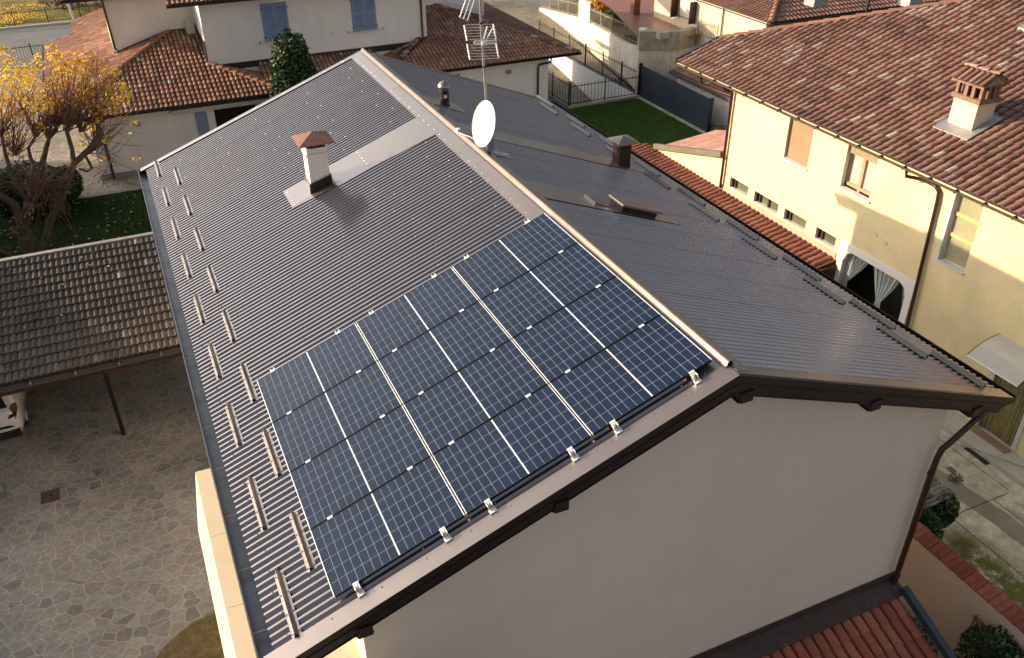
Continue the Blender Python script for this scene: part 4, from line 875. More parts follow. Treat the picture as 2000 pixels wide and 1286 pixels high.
# shuttered windows
def shutters(x0,x1,z0,z1,y):
    mb=MB(); mb.box((x0-.03,y-.02,z0-.03),(x1+.03,y,z1+.03)); xm=(x0+x1)/2
    w=obj('window',mb,M['shutter'],nh,'window closed by blue louvred shutters')
    for a,b in ((x0,xm-.01),(xm+.01,x1)):
        mb=MB(); q=.07
        mb.box((a,y-.07,z0),(a+q,y-.03,z1)); mb.box((b-q,y-.07,z0),(b,y-.03,z1)); 
        for zz in (z0,z1-q,(z0+z1)/2-q/2): mb.box((a+q,y-.068,zz),(b-q,y-.032,zz+q))
        z=z0+q+.02
        while z<z1-q-.02: mb.prism([(a+q,y-.06,z),(b-q,y-.06,z),(b-q,y-.035,z+.035),(a+q,y-.035,z+.035)],(0,.006,.006)); z+=.05
        mb.box((a-.06 if a==x0 else b-.02,y-.085,z0+.12),(a+.02 if a==x0 else b+.06,y-.06,z0+.16),1); mb.box((a-.06 if a==x0 else b-.02,y-.085,z1-.2),(a+.02 if a==x0 else b+.06,y-.06,z1-.16),1)
        obj('shutter',mb,[M['shutter'],M['black']],w)
    mb=MB(); mb.box((x0-.1,y-.13,z0-.1),(x1+.1,y,z0-.04)); mb.box((x0-.3,y-.04,z0-.12),(x0-.27,y-.01,z0),1); mb.box((x1+.27,y-.04,z0-.12),(x1+.3,y-.01,z0),1); obj('window_sill',mb,[M['sill'],M['black']],w)
shutters(.7,1.82,-4.3,-2.72,35.45); shutters(4.85,5.97,-4.28,-2.72,35.45)
mb=MB(); mb.box((-2.35,GY-.03,-7.9),(1.0,GY-.01,-6.36)); dw=obj('window',mb,M['dark'],nh,'open dark doorway between blue shutters')
for q_ in ((-2.68,-2.42),(-.55,-.4)): mb=MB(); mb.box((q_[0],GY-.07,-8.1),(q_[1],GY-.0,-6.36)); obj('window_frame',mb,M['white'],dw)
for q_ in ((-3.16,-2.7),(-.35,.1)):
    mb=MB(); mb.box((q_[0],GY-.1,-8.2),(q_[1],GY-.06,-6.38)); z=-8.1
    while z<-6.5: mb.box((q_[0]+.06,GY-.11,z),(q_[1]-.06,GY-.1,z+.03)); z+=.06
    obj('shutter',mb,M['shutter'],dw)
mb=MB(); mb.box((-4.15,GY-.28,-6.28),(.2,GY-.12,-6.14)); mb.box((-4.15,GY-.12,-6.26),(.2,GY-.0,-6.2)); mb.bar((-4.1,GY-.3,-6.3),(.2,GY-.3,-6.3),.05,.04); obj('awning_box',mb,M['sill'],nh)
mb=MB(); mb.box((-5.6,GY-.14,-6.65),(-5.44,GY,-6.5)); obj('wall_lamp',mb,M['lamp'],nh)
mb=MB(); mb.box((11.7,GY-.14,-6.58),(11.95,GY,-6.42)); obj('wall_lamp',mb,M['lamp'],nh)
mb=MB(); mb.box((3.8,35.35,-4.38),(3.88,35.45,-4.22)); obj('wall_lamp',mb,M['white'],nh)
mb=MB(); mb.box((8.45,GY-.02,-7.2),(9.25,GY,-6.3)); w=obj('window',mb,M['glass'],nh)
mb=MB(); mb.box((-2.45,37.95,-4.55),(-1.99,38.3,-3.7)); ac=obj('air_conditioner',mb,simple('ivory_plastic',(.66,.64,.55),.5,0,.05,3),nh)
mb=MB(); mb.box((-2.05,37.9,-4.45),(-2.0,37.955,-3.85)); mb.box((-2.5,37.85,-4.62),(-1.98,38.35,-4.57),1); mb.lathe((0,0,0),[(.0,.0)],3) if 0 else None; obj('fan_grille',mb,[M['black'],M['white']],ac)
# extra low roofs and pillar beyond its west side
mb=MB(); PL=plane((-7.6,0,-6.5),(1,0),.3); tiles(mb,PL,[(-7.6,46.5),(-7.6,54),(-5,54),(-5,46.5)],.2,.34,'coppo',61,0,1,.1,.05,tone=(.3,.8)); mb.box((-7.2,47,G),(-5,53.5,-6.6),2)
solo('garden_shed',mb,[M['tile_n'],M['fascia'],M['cream']],'small low shed with a plain red tile roof beyond the white house','shed')
mb=MB(); mb.tube([(-7.2,55.2,G),(-7.9,55.2,-3.2)],.07,8); solo('street_pole',mb,simple('pale_blue_pole',(.45,.55,.68),.5,.2,.05,3),'pale blue leaning pole at the street corner by the white house','pole')
mb=MB(); mb.box((-8.25,52.7,G),(-7.75,53.2,-7.3),0); mb.box((-8.3,52.65,-7.3),(-7.7,53.25,-7.22),1); pl=solo('gate_pillar',mb,[M['brick'],M['sill']],'red brick gate pillar with yellow flowers on top','pillar')
# =====================================================================
# CARPORT AND CAR
# =====================================================================
cp=thing('carport','open carport under mossy grey wave tiles, left of the metal roofed house','carport',(-9,16,G))
PC=plane((0,13.95,-6.27),(0,1),.213)
mb=MB(); tiles(mb,PC,[(-16,13.95),(-5.0,13.95),(-5.0,18.65),(-16,18.65)],.15,.345,'wave',71,0,1,.1,.048,tone=(0,.85))
# pale newer tiles
for i in range(14):
    pass
rf=obj('roof',mb,[M['tile_grey'],M['darkwood']],cp)
mb=MB(); mb.box((-16,18.62,-5.45),(-5,18.78,-5.2)); obj('ridge_trim',mb,M['rail'],cp)
mb=MB(); gutter(mb,(-16,13.86,-6.33),(-5.0,13.86,-6.33),.08)
x=-15.5
while x<-5.2: mb.box((x,13.77,-6.34),(x+.03,13.96,-6.3),1); x+=1.0
obj('gutter',mb,[simple('grey_green_gutter',(.1,.105,.105),.4,.3,.1,4),M['steel']],cp)
mb=MB(); mb.box((-16,14.05,-6.65),(-5.0,14.2,-6.42)); mb.box((-16,18.3,-5.75),(-5.0,18.5,-5.5)); obj('beam',mb,M['darkwood'],cp)
for x,y in ((-7.9,14.3),(-11.9,14.3),(-15.8,14.3)):
    mb=MB(); mb.box((x-.05,y-.05,G),(x+.05,y+.05,-6.6)); obj('post',mb,simple('shaded_post_wood',(.008,.004,.003),.6,0,.2,5),cp)  # near-black: the shade under the carport is put into the post colour
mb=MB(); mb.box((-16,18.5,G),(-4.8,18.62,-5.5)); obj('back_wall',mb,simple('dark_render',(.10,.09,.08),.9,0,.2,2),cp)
car=thing('parked_car','white hatchback parked nose-in under the carport at the left edge','car',(-11.1,17.2,G))
def loft(mb,secs,m=0):
    vs=[];n=len(secs[0]);fs=[]
    for s in secs: vs+=s
    for i in range(len(secs)-1):
        for k in range(n): fs.append((i*n+k,i*n+(k+1)%n,(i+1)*n+(k+1)%n,(i+1)*n+k))
    mb.idx(vs,fs,m,.5,True); mb.face(secs[0][::-1],m,.5); mb.face(secs[-1],m,.5)
def csec(y,w,z0,z1,rw,xc=-11.1):
    h=w/2; P=[(-h*.93,z0),(-h,z0+.2),(-h,z0+.45*(z1-z0)),(-h*.97,z0+.62*(z1-z0)),(-rw/2,z1-.04),(-rw/2*.85,z1),(rw/2*.85,z1),(rw/2,z1-.04),(h*.97,z0+.62*(z1-z0)),(h,z0+.45*(z1-z0)),(h,z0+.2),(h*.93,z0)]
    return [V((xc+x,y,z)) for x,z in P]
mb=MB(); g=G
loft(mb,[csec(15.06,1.2,g+.42,g+.7,1.0),csec(15.08,1.5,g+.34,g+.82,1.25),csec(15.14,1.68,g+.27,g+.94,1.4),csec(15.24,1.76,g+.24,g+1.04,1.46),csec(15.36,1.78,g+.22,g+1.12,1.44),csec(15.5,1.79,g+.2,g+1.32,1.3),csec(15.62,1.8,g+.2,g+1.44,1.24),csec(15.85,1.8,g+.2,g+1.5,1.2),csec(16.9,1.8,g+.2,g+1.52,1.2),csec(17.6,1.8,g+.2,g+1.4,1.2),csec(18.1,1.8,g+.2,g+1.0,1.5),csec(18.35,1.7,g+.25,g+.8,1.4)])
obj('body',mb,M['paintwhite'],car)
mb=MB(); xc=-11.1; mb.prism([(xc-.66,15.27,g+1.05),(xc+.66,15.27,g+1.05),(xc+.55,15.54,g+1.40),(xc-.55,15.54,g+1.40)],(0,-.03,.012)); obj('rear_window',mb,M['black'],car)
for s in (-1,1):
    mb=MB(); P=[(xc+s*.56,15.14,g+.72),(xc+s*.66,15.14,g+.68),(xc+s*.8,15.2,g+.76),(xc+s*.88,15.34,g+.96),(xc+s*.86,15.38,g+1.08),(xc+s*.76,15.32,g+1.06),(xc+s*.62,15.2,g+.88)]; mb.prism(P if s>0 else P[::-1],(0,-.06,0)); tlm=obj('tail_light',mb,M['black'],car)
    mb=MB(); mb.obox((xc+s*.72,15.13,g+.85),(.08,.04*s,0),(0,.02,0),(.03*s,0,.05)); obj('lens',mb,M['tail'],tlm)
    for yy in (15.9,17.75):
        mb=MB(); mb.tube([(xc+s*.72,yy,g+.31),(xc+s*.885,yy,g+.31)],.31,20,0); wh=obj('wheel',mb,M['rubber'],car)
        mb=MB(); mb.tube([(xc+s*.88,yy,g+.31),(xc+s*.895,yy,g+.31)],.19,14); obj('rim',mb,M['alu'],wh)
mb=MB(); mb.box((xc-.8,15.02,g+.24),(xc+.8,15.15,g+.46)); obj('bumper',mb,M['rubber'],car)
mb=MB(); mb.box((xc-.26,15.05,g+.6),(xc+.26,15.075,g+.71)); pl_=obj('number_plate',mb,M['white'],car)
mb=MB(); mb.box((xc+.22,15.04,g+.6),(xc+.26,15.05,g+.71)); obj('plate_band',mb,simple('plate_blue',(.02,.08,.35),.4),pl_)
# =====================================================================
# COURTYARD DETAILS
# =====================================================================
mb=MB(); mb.box((-9.92,12.3,G),(-9.5,12.76,G+.012)); c1=solo('manhole_cover',mb,M['rust'],'square rusty manhole cover in the crazy paving','manhole cover')
mb=MB(); mb.box((-9.72,12.5,G+.012),(-9.66,12.56,G+.016)); obj('lifting_slot',mb,M['dark'],c1)
dg=thing('drain_grate','slotted grey drain grate in the crazy paving, right of the rusty cover','drain grate',(-8.67,12.5,G))
mb=MB(); mb.box((-8.84,12.33,G),(-8.53,12.66,G+.008)); obj('frame',mb,M['concrete'],dg)
mb=MB()
for k in range(5): mb.box((-8.81,12.37+.055*k,G+.008),(-8.56,12.39+.055*k,G+.016))
obj('slots',mb,M['dark'],dg)
# curved bed of dry grass
mb=MB(); cx,cy,r=-6.35,5.3,1.95; mb.face([(cx+r*math.cos(a),cy+r*math.sin(a),G+.02) for a in [i*math.pi/24 for i in range(48)]]); obj('grass_bed',mb,M['drysoil'],kind='structure')
def blades(name,mat,area,n,h,seed,wd=.012,z=G,test=None):
    rnd=random.Random(seed); mb=MB(); k=0
    while k<n:
        x=rnd.uniform(area[0],area[1]); y=rnd.uniform(area[2],area[3])
        k+=1
        if test and not test(x,y): continue
        a=rnd.random()*6.28; hh=h*rnd.uniform(.5,1.3); dx,dy=math.cos(a)*wd,math.sin(a)*wd; l=rnd.uniform(-.6,.6)*hh; l2=rnd.uniform(-.6,.6)*hh
        mb.face([(x-dx,y-dy,z),(x+dx,y+dy,z),(x+l,y+l2,z+hh)],0,rnd.random())
    return obj(name,mb,mat,kind='stuff')
blades('dry_grass',M['blade_dry'],(-8.4,-4.8,3.3,7.3),24000,.06,1,.006,test=lambda x,y:(x-cx)**2+(y-cy)**2<r*r)
blades('grass',M['blade'],(-12.5,-4.2,18.8,31.4),60000,.05,2,.016)
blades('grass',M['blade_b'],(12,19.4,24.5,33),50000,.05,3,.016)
def scatter(name,mat,area,n,size,seed,z,test=None,cat=None):
    rnd=random.Random(seed); mb=MB()
    for k in range(n):
        x=rnd.uniform(area[0],area[1]); y=rnd.uniform(area[2],area[3])
        if test and not test(x,y): continue
        s=size*rnd.uniform(.5,1.3); a=rnd.random()*6.28; c,d=math.cos(a)*s,math.sin(a)*s; zz=z(x,y) if callable(z) else z; e=rnd.uniform(0,.03)
        mb.face([(x-c,y-d,zz+e),(x+d*.6,y-c*.6,zz),(x+c,y+d,zz+e*.5),(x-d*.6,y+c*.6,zz+e)],0,rnd.random())
    return obj(name,mb,mat,kind='stuff')
scatter('fallen_leaves',M['dryleaf'],(-12.5,-4.5,18.8,31.3),420,.07,5,G+.05)
scatter('roof_leaves',M['dryleaf'],(-11.5,-6.2,14.5,18.6),170,.05,6,lambda x,y:-6.27+.213*(y-13.95)+.06,test=lambda x,y:(y-14)/4.6+random.random()*.5>.75 and x<-6.5-(18.6-y)*.7)
# plants
def leafcloud(mb,c,rad,n,size,seed,shape='ell',tone=(0,1),surf=.6):
    rnd=random.Random(seed); c=V(c)
    for k in range(n):
        while 1:
            p=V((rnd.uniform(-1,1),rnd.uniform(-1,1),rnd.uniform(-1,1)))
            if p.length<=1: break
        if rnd.random()<surf and p.length>.01: p=p.normalized()*rnd.uniform(.82,1.05)
        if shape=='cone':
            h=min(1,max(0,(p.z+1)/2)); f=(1-h)**.55*1.0+.18; f=min(1,f); p.x*=f/ max(.3,math.sqrt(1-min(.99,p.z*p.z))) if abs(p.z)<.95 else .4; p.y*=f/ max(.3,math.sqrt(1-min(.99,p.z*p.z))) if abs(p.z)<.95 else .4
        q=c+V((p.x*rad[0],p.y*rad[1],p.z*rad[2])); s=size*rnd.uniform(.6,1.3)
        n_=V((rnd.uniform(-1,1),rnd.uniform(-1,1),rnd.uniform(-.2,1))).normalized(); n_=(n_+p*.8).normalized()
        x=n_.cross(V((rnd.uniform(-1,1),rnd.uniform(-1,1),1))).normalized(); y=n_.cross(x)
        mb.face([q-x*s*.5,q-y*s*.28,q+x*s*.5,q+y*s*.28],0,tone[0]+(tone[1]-tone[0])*rnd.random()*rnd.random() if rnd.random()<.9 else 1)
def plant(name,label,cat,base,clouds,leaf,stem_h,seed,group=None,size=.09):
    o=thing(name,label,cat,base,group); mb=MB()
    for i,(c,rad,n,shape) in enumerate(clouds): leafcloud(mb,c,rad,n,size,seed+i,shape)
    obj('foliage',mb,leaf,o); mb=MB(); b=V(base); rnd=random.Random(seed)
    for k in range(4): mb.tube([b+V((rnd.uniform(-.05,.05),rnd.uniform(-.05,.05),0)),b+V((rnd.uniform(-.25,.25),rnd.uniform(-.2,.2),stem_h*.6)),b+V((rnd.uniform(-.35,.35),rnd.uniform(-.3,.3),stem_h))],[.03,.022,.01],6)
    obj('stem',mb,M['bark'],o); return o
plant('laurel_tree','tall dark green laurel shrub clipped to a cone before the white house','shrub',(.75,30,G),[((.75,30,-6.0),(1.38,1.3,3.3),16000,'cone'),((.75,30,-6.2),(1.0,1.0,2.6),4000,'ell')],M['leafg'],4.5,80,size=.17)
for i,(px,py,Yy,rx,rz) in enumerate(((85,345,30.2,1.0,.9),(40,300,31.5,1.2,.9),(112,300,31.6,.6,.7),(5,330,31,.9,.9))):
    c=Yp(px,py,Yy); plant('garden_bush',['round dark bush behind the bare tree','wide dark green bush at the left edge by the path','small bright green bush at the corner of the path','dark bush cut by the left picture edge'][i],'bush',(c.x,Yy,G),[((c.x,Yy,G+rz),(rx,rx*.9,rz),3500,'ell')],M['leafg'],rz,90+i,size=.14,group='dark bushes behind the bare tree')
mb=MB(); rnd=random.Random(4)
for k in range(4500):
    x=rnd.uniform(-11,-5); y=18.95+abs(rnd.gauss(0,.28)); z=G+rnd.uniform(.03,.3)+(.3 if y<19.1 else 0); s=.06; a=rnd.random()*6.28; c,d=math.cos(a)*s,math.sin(a)*s
    mb.face([(x-c,y-d,z),(x+d*.6,y-c*.6,z+rnd.uniform(-.03,.03)),(x+c,y+d,z),(x-d*.6,y+c*.6,z+rnd.uniform(-.03,.03))],0,rnd.random())
obj('ivy',mb,M['leafg'],kind='stuff')
# =====================================================================
# THE YELLOW TREE
# =====================================================================
tr=thing('autumn_tree','pollarded tree with twisted bare limbs and yellow autumn leaves','tree',(-10.1,26.8,G))
mb=MB()
def limb(pts,r0,r1,n=8):
    P=[Yp(a,b,c) for a,b,c in pts]; R=[.78*(r0+(r1-r0)*i/(len(P)-1)) for i in range(len(P))]; mb.tube(P,R,n); return P
limb([(60,512,26.8),(55,460,26.9),(40,430,27),(30,400,27.1),(5,385,27.2),(-30,370,27.2)],.3,.12)
limb([(62,510,26.8),(48,470,26.9),(45,430,27),(58,395,27.2),(75,350,27.5),(85,310,27.8),(95,270,28)],.26,.1)
tr2=limb([(72,505,26.8),(88,480,26.8),(100,430,26.9),(118,395,27),(130,360,27.1),(145,320,27.3),(168,300,27.5),(185,290,27.6)],.2,.09)
limb([(118,395,27),(105,370,26.9),(100,350,26.8),(85,355,26.7),(72,362,26.6)],.09,.05)
limb([(145,325,27.3),(140,290,27.4),(130,255,27.5),(140,235,27.6)],.12,.07)
limb([(150,315,27.3),(175,290,27.4),(192,265,27.4),(190,240,27.5)],.14,.08)
limb([(165,300,27.3),(180,330,27.2),(170,335,27.2),(155,330,27.1)],.07,.05)
limb([(45,430,27),(60,400,27),(30,360,27.2),(10,300,27.4),(2,260,27.6)],.13,.07)
limb([(58,395,27.2),(65,330,27.6),(55,290,27.8),(70,265,27.9)],.1,.07)
limb([(95,270,28),(110,255,28),(105,235,28)],.1,.07)
limb([(-40,470,26.5),(0,490,26.6),(40,515,26.8)],.12,.15)
obj('trunk',mb,M['bark'],tr)
mb=MB(); rnd=random.Random(12); heads=[(140,235,27.6),(190,240,27.5),(130,255,27.5),(95,265,28),(70,265,27.9),(2,260,27.6),(110,240,28),(185,290,27.6),(160,255,27.5),(30,300,27.4),(75,362,26.6),(-30,370,27.2),(105,370,27)]
tips=[]
for hx,hy,hY in heads:
    low=hy>300
    for k in range(30):
        ex=hx+rnd.gauss(0,45)+(10 if not low else 0); ey=hy-rnd.uniform(40,150)*(1 if not low else .5)+(0 if not low else rnd.uniform(-20,40)); eY=hY+rnd.gauss(0,.7)
        a=Yp(hx+rnd.uniform(-6,6),hy+rnd.uniform(-5,5),hY); b=Yp((hx*.45+ex*.55)+rnd.gauss(0,8),(hy*.5+ey*.5)+rnd.uniform(-5,10),(hY+eY)/2); c=Yp(ex,ey,eY); mb.tube([a,(a+b)/2+V((rnd.gauss(0,.05),rnd.gauss(0,.05),0)),b,c],[.022,.016,.011,.004],4,0,.5,False); tips.append(c)
for k in range(26):
    hx,hy,hY=heads[rnd.choice([1,7,8])]; a=Yp(hx+rnd.uniform(-10,20),hy+rnd.uniform(0,80),hY); c=Yp(hx+rnd.uniform(30,110),hy+rnd.uniform(-30,100),hY+rnd.uniform(-.5,.8)); b=(a+c)/2+V((0,0,rnd.uniform(-.15,.25))); mb.tube([a,b,c],[.014,.009,.004],4,0,.5,False)
for k in range(110):
    hx,hy,hY=heads[rnd.choice([9,10,11,12,5])]; a=Yp(hx+rnd.uniform(-10,20),hy+rnd.uniform(0,40),hY); c=Yp(hx+rnd.uniform(-60,70),hy+rnd.uniform(-60,110),hY+rnd.uniform(-.5,.8)); b=(a+c)/2+V((0,0,rnd.uniform(-.15,.25))); mb.tube([a,b,c],[.016,.01,.004],4,0,.5,False)
obj('twigs',mb,simple('twig_bark',(.19,.10,.075),.85,0,.3,8),tr)
mb=MB(); CL=[(10,110,20,25),(35,150,30,30),(5,180,30,30),(60,175,30,22),(20,200,40,25),(75,125,16,18),(50,145,22,20),(105,105,16,22),(112,130,14,25),(135,115,20,18),(150,135,25,20),(165,110,25,15),(185,125,25,22),(140,160,25,25),(160,175,22,25),(185,170,28,20),(210,150,18,18),(175,195,22,20),(215,185,20,22),(200,210,18,18),(232,170,16,14),(240,195,14,14),(150,200,22,14),(125,215,30,18),(95,205,28,18),(70,200,25,18),(50,225,25,14),(20,225,25,14),(228,215,12,16),(248,180,14,18),(80,245,12,10),(190,235,10,16),(182,255,10,12),(262,240,10,6),(160,285,8,8),(200,310,7,8),(268,310,9,7),(205,275,8,8),(15,265,18,10),(40,290,10,10),(255,260,6,4),(88,195,30,12),(115,150,18,16),(225,140,10,12),(100,165,20,14)]
for i,(px,py,rx,ry) in enumerate(CL):
    Yc=27.7+rnd.uniform(-.8,.9); c=Yp(px,py,Yc); k=.0205; leafcloud(mb,c,(rx*k*.85,rx*k*.8,ry*k*.85),int(rx*ry*.21),.14,200+i,'ell',(.25 if rnd.random()<.8 else 0,1),.3)
obj('leaves',mb,M['leafy'],tr)
mb=MB()
for i,(px,py,rx,ry) in enumerate(((40,430,25,14),(55,415,14,14),(28,450,8,8),(60,400,6,8))): leafcloud(mb,Yp(px,py,26.9),(rx*.018,.3,ry*.018),60,.12,300+i,'ell',(0,.5),.3)
obj('dry_leaves',mb,M['dryleaf'],tr)
# =====================================================================
# FRONT RIGHT: annex roof, boundary wall, yard things
# =====================================================================
an=thing('porch_annex','low porch roof of red barrel tiles against the beige gable wall','annex',(2,-1.5,G))
PA=plane((0,-4.2,-6.13-.4*4.65),(0,1),.4)
M['tile_porch']=tintmat('orange_red_tile',[(0,(.27,.075,.048)),(.5,(.38,.115,.07)),(1,(.47,.18,.11))],.7,(.16,.08,.05),2,.45)
mb=MB(); tiles(mb,PA,[(-1.5,-4.2),(4.55,-4.2),(4.55,.28),(-1.5,.28)],.215,.4,'coppo',81,0,1,.14,.06); ao=obj('roof',mb,[M['tile_porch'],M['darkwood']],an)
mb=MB(); mb.prism([(-1.5,.44,-6.02),(4.66,.44,-6.02),(4.66,.12,-6.17),(-1.5,.12,-6.17)][::-1],(0,0,-.02)); mb.box((-1.5,.40,-6.02),(4.66,.445,-5.92)); obj('wall_flashing',mb,simple('bird_stained_brown_flashing',(.075,.045,.038),.5,.2,.2,5,.4,None,(.6,.58,.52),14,.9,thr=(.66,.7)),ao)
mb=MB(); mb.bar((4.66,.2,-6.1),(4.66,-4.2,-6.1-.4*4.4),.12,.14); obj('verge_gutter',mb,simple('slate_blue_metal',(.05,.065,.085),.45,.3,.15,4),ao)
mb=MB(); mb.box((-1.4,-3.9,G),(4.4,.45,-8.1+.2)); mb.prism([(4.4,.44,-6.3),(4.4,.44,G),(4.4,-3.9,G),(4.4,-3.9,-8.0)],(-.2,0,0)); obj('wall',mb,M['mainwall'],an)
mb=MB(); mb.tube([(4.75,-1.35,-6.85),(4.95,-1.3,-6.82),(5.02,-1.32,-6.95)],.035,8); obj('white_pipe_elbow',mb,M['white'],an)
bw=thing('boundary_wall','beige plastered garden wall with red tile coping','garden wall',(6.8,-1.5,G))
mb=MB(); mb.box((6.68,-8,G),(6.88,2.4,-6.98)); obj('wall',mb,M['mainwall'],bw)
mb=MB(); rnd=random.Random(9); y=-8
while y<2.35:
    tt=rnd.random(); z=-6.93; mb.prism([(6.6,y,z-.05),(6.6,y+.285,z-.03),(6.93,y+.285,z+.05),(6.93,y,z+.03)][::-1],(0,0,-.035),0,tt); mb.tube([(6.62,y+.03,z-.025),(6.92,y+.03,z+.055)],.022,6,0,tt); mb.tube([(6.62,y+.16,z-.03),(6.92,y+.16,z+.05)],.015,6,0,tt); y+=.288
obj('coping',mb,M['tile_porch'],bw)
mb=MB(); mb.face([(4.9,-8,G+.004),(6.68,-8,G+.004),(6.68,2.4,G+.004),(4.9,2.4,G+.004)]); obj('side_passage',mb,simple('passage_concrete',(.36,.32,.27),.9,0,.15,1.5,.2,(30,.004)),kind='structure')
plant('climbing_bush','dense green bush with wooden trellis at the foot of the garden wall','bush',(6.35,-.55,G),[((6.4,-.75,-7.95),(.5,.6,.75),2600,'ell'),((6.35,-1.2,-7.9),(.5,.5,.7),1800,'ell')],M['leafg'],1.0,120,size=.085)
mb=MB()
for a,b in (((6.62,-.05,-7.55),(6.62,-1.6,-7.6)),((6.62,-.1,-7.5),(6.6,-.5,-8.3)),((6.62,-.4,-7.5),(6.6,-1.4,-8.2)),((6.62,-.1,-7.5),(6.62,-.05,-8.6))): mb.bar(a,b,.03,.03)
solo('trellis',mb,M['rail'],'weathered grey trellis slats leaning on the garden wall behind the bush','trellis')
plant('small_bush','small dark bush between the porch gutter and the garden wall','bush',(5.05,.1,G),[((5.05,-.05,-7.35),(.22,.5,.4),900,'ell'),((5.05,.0,-8.1),(.25,.45,.5),600,'ell')],M['leafg'],1.2,130,size=.07)
plant('wall_bush','dark leafy bush hugging the tile coping of the garden wall','bush',(7.2,2.1,G),[((7.22,2.0,-7.15),(.28,.55,.35),1500,'ell'),((7.25,2.1,-7.9),(.3,.5,.6),700,'ell')],M['leafg'],1.3,140,size=.09)
bt=thing('potted_bush','round green bush in a pale blue tub in the concrete yard','potted plant',(8.85,2.95,G))
mb=MB(); mb.lathe((8.8,3.0,G),[(.35,0),(.45,.1),(.62,.38),(.66,.42),(.62,.42),(.55,.3)],24); obj('tub',mb,M['bluepot'],bt)
mb=MB(); leafcloud(mb,(8.98,2.9,G+.6),(.5,.5,.42),3200,.08,151); obj('foliage',mb,M['leafg'],bt)
mb=MB(); mb.tube([(8.95,3.1,G+.95),(9.3,3.0,G+1.02)],.01,5); mb.lathe((8.75,2.75,G+.9),[(.001,.05),(.04,.03),(.001,0)],8); obj('support_wire',mb,M['steel'],bt)
mb=MB(); # old corrugated sheets
n=40; vs=[]; 
for i in range(2):
    for k in range(n+1):
        vs.append(V((9.0-1.3*i+.03*(k%2),2.55+.85*(k/n),G+1.2+.035*math.sin(k*1.26)-.12*i)))
mb.idx(vs,[(k,k+1,n+2+k,n+1+k) for k in range(n)],0,.5,True); mb.idx([v-V((0,0,.02)) for v in vs],[(n+1+k,n+2+k,k+1,k) for k in range(n)],0,.5,True)
for x,y in ((8.9,2.62),(8.9,3.35),(7.8,2.62),(7.8,3.35)): mb.box((x-.03,y-.03,G),(x+.03,y+.03,G+1.05))
solo('corrugated_shelter',mb,M['fibro'],'low shelter of old stained corrugated sheet beside the brown downpipe','shelter')
mb=MB(); mb.prism([(11.95,4.62,G+.0),(12.3,4.45,G+.0),(12.35,3.72,G),(11.85,3.75,G)][::-1],(0,0,.03)); 
q=[Zp(1883,875,G+.03),Zp(1903,867,G+.03),Zp(1947,897,G+.03),Zp(1926,908,G+.03)]
mb=MB(); mb.prism([v for v in q],(0,0,-.02)); solo('door_mat',mb,simple('black_ribbed_mat',(.02,.022,.025),.6,0,.2,8),'black ribbed mat lying in front of the bead curtain door','door mat')
q=[Zp(1848,913,G+.02),Zp(1858,911,G+.02),Zp(1869,920,G+.02),Zp(1859,924,G+.02)]
mb=MB(); mb.prism(q,(0,0,-.01)); solo('yard_drain_cover',mb,simple('blue_grey_cover',(.12,.13,.18),.6,0,.1,5),'small blue grey drain cover in the concrete yard','drain cover')
mb=MB(); mb.tube([(10.8,5.4,G+.25),(11.9,4.2,G+.2),(12.6,3.0,G+.16),(12.7,1.0,G+.16)],.009,5); solo('garden_hose',mb,M['lamp'],'thin grey hose lying past the black door mat','hose')
for i,(x,y) in enumerate(((10.2,4.15),(10.75,3.75))):
    c=V((x,y,G+.05)); mb=MB(); leafcloud(mb,c,(.22,.15,.06),120,.07,160+i,'ell',(0,1)); solo('weed_tuft',mb,M['blade_dry'],['dry weed tuft near the downpipe bend','dry weed tuft right of the small drain cover'][i],'weeds','dry weed tufts in the yard')
# =====================================================================
# NORTH EAST: fences, retaining walls, terrace house
# =====================================================================
def fence(name,label,a,b,h,group,mat=None,sp=.12,post=2.0,mid=True,kick=True,cat='fence'):
    a,b=V(a),V(b); L=(b-a).length; d=(b-a)/L; o=thing(name,label,cat,(a+b)/2,group); mat=mat or M['iron']; z=V((0,0,1))
    mb=MB(); n=int(L/sp)
    for k in range(1,n): p=a+d*(L*k/n); mb.bar(p+z*.08,p+z*h,.016,.016)
    obj('bars',mb,mat,o)
    for hh in ([.12,h-.14]): mb=MB(); mb.bar(a+z*hh,b+z*hh,.03,.035); obj('rail',mb,mat,o)
    k=0; m=max(1,round(L/post))
    for k in range(m+1): p=a+d*(L*k/m); mb=MB(); mb.bar(p,p+z*(h+.06),.05,.05); obj('post',mb,mat,o)
    return o
fence('iron_fence','black iron railing along the far edge of the small lawn',(15.3,33.02,G+.1),(19.4,33.02,G+.1),1.15,'black iron railings',sp=.2)
fence('iron_fence','black iron railing running away from the lawn beside the white house wall',(15.25,33.1,G+.05),(15.25,40.5,G+.05),1.25,'black iron railings',sp=.18)
fence('iron_fence','black iron railing on top of the white ramp wall beside the driveway',(19.62,33.1,G+.02),(19.62,45.6,G+.02),1.3,'black iron railings',sp=.18)
mb=MB(); mb.box((15.2,32.9,G),(19.5,33.09,G+.12)); solo('stone_kerb_wall',mb,M['concrete'],'low stone edging under the lawn railing','edging')
bp=thing('blue_sheet_fence','tall dark blue sheet metal fence beside the small lawn','fence',(19.5,30,G))
mb=MB(); mb.box((19.5,26.8,G),(19.56,33.05,-7.12)); obj('sheet',mb,M['bluepanel'],bp)
mb=MB(); mb.box((19.44,26.7,G),(19.62,26.8,-7.05)); obj('post',mb,M['iron'],bp); mb=MB(); mb.box((19.44,33.05,G),(19.6,33.15,-7.0)); obj('post',mb,M['iron'],bp)
mb=MB(); mb.box((19.3,26.7,G),(19.5,33,G+.06)); obj('kerb_strip',mb,M['concrete'],bp)
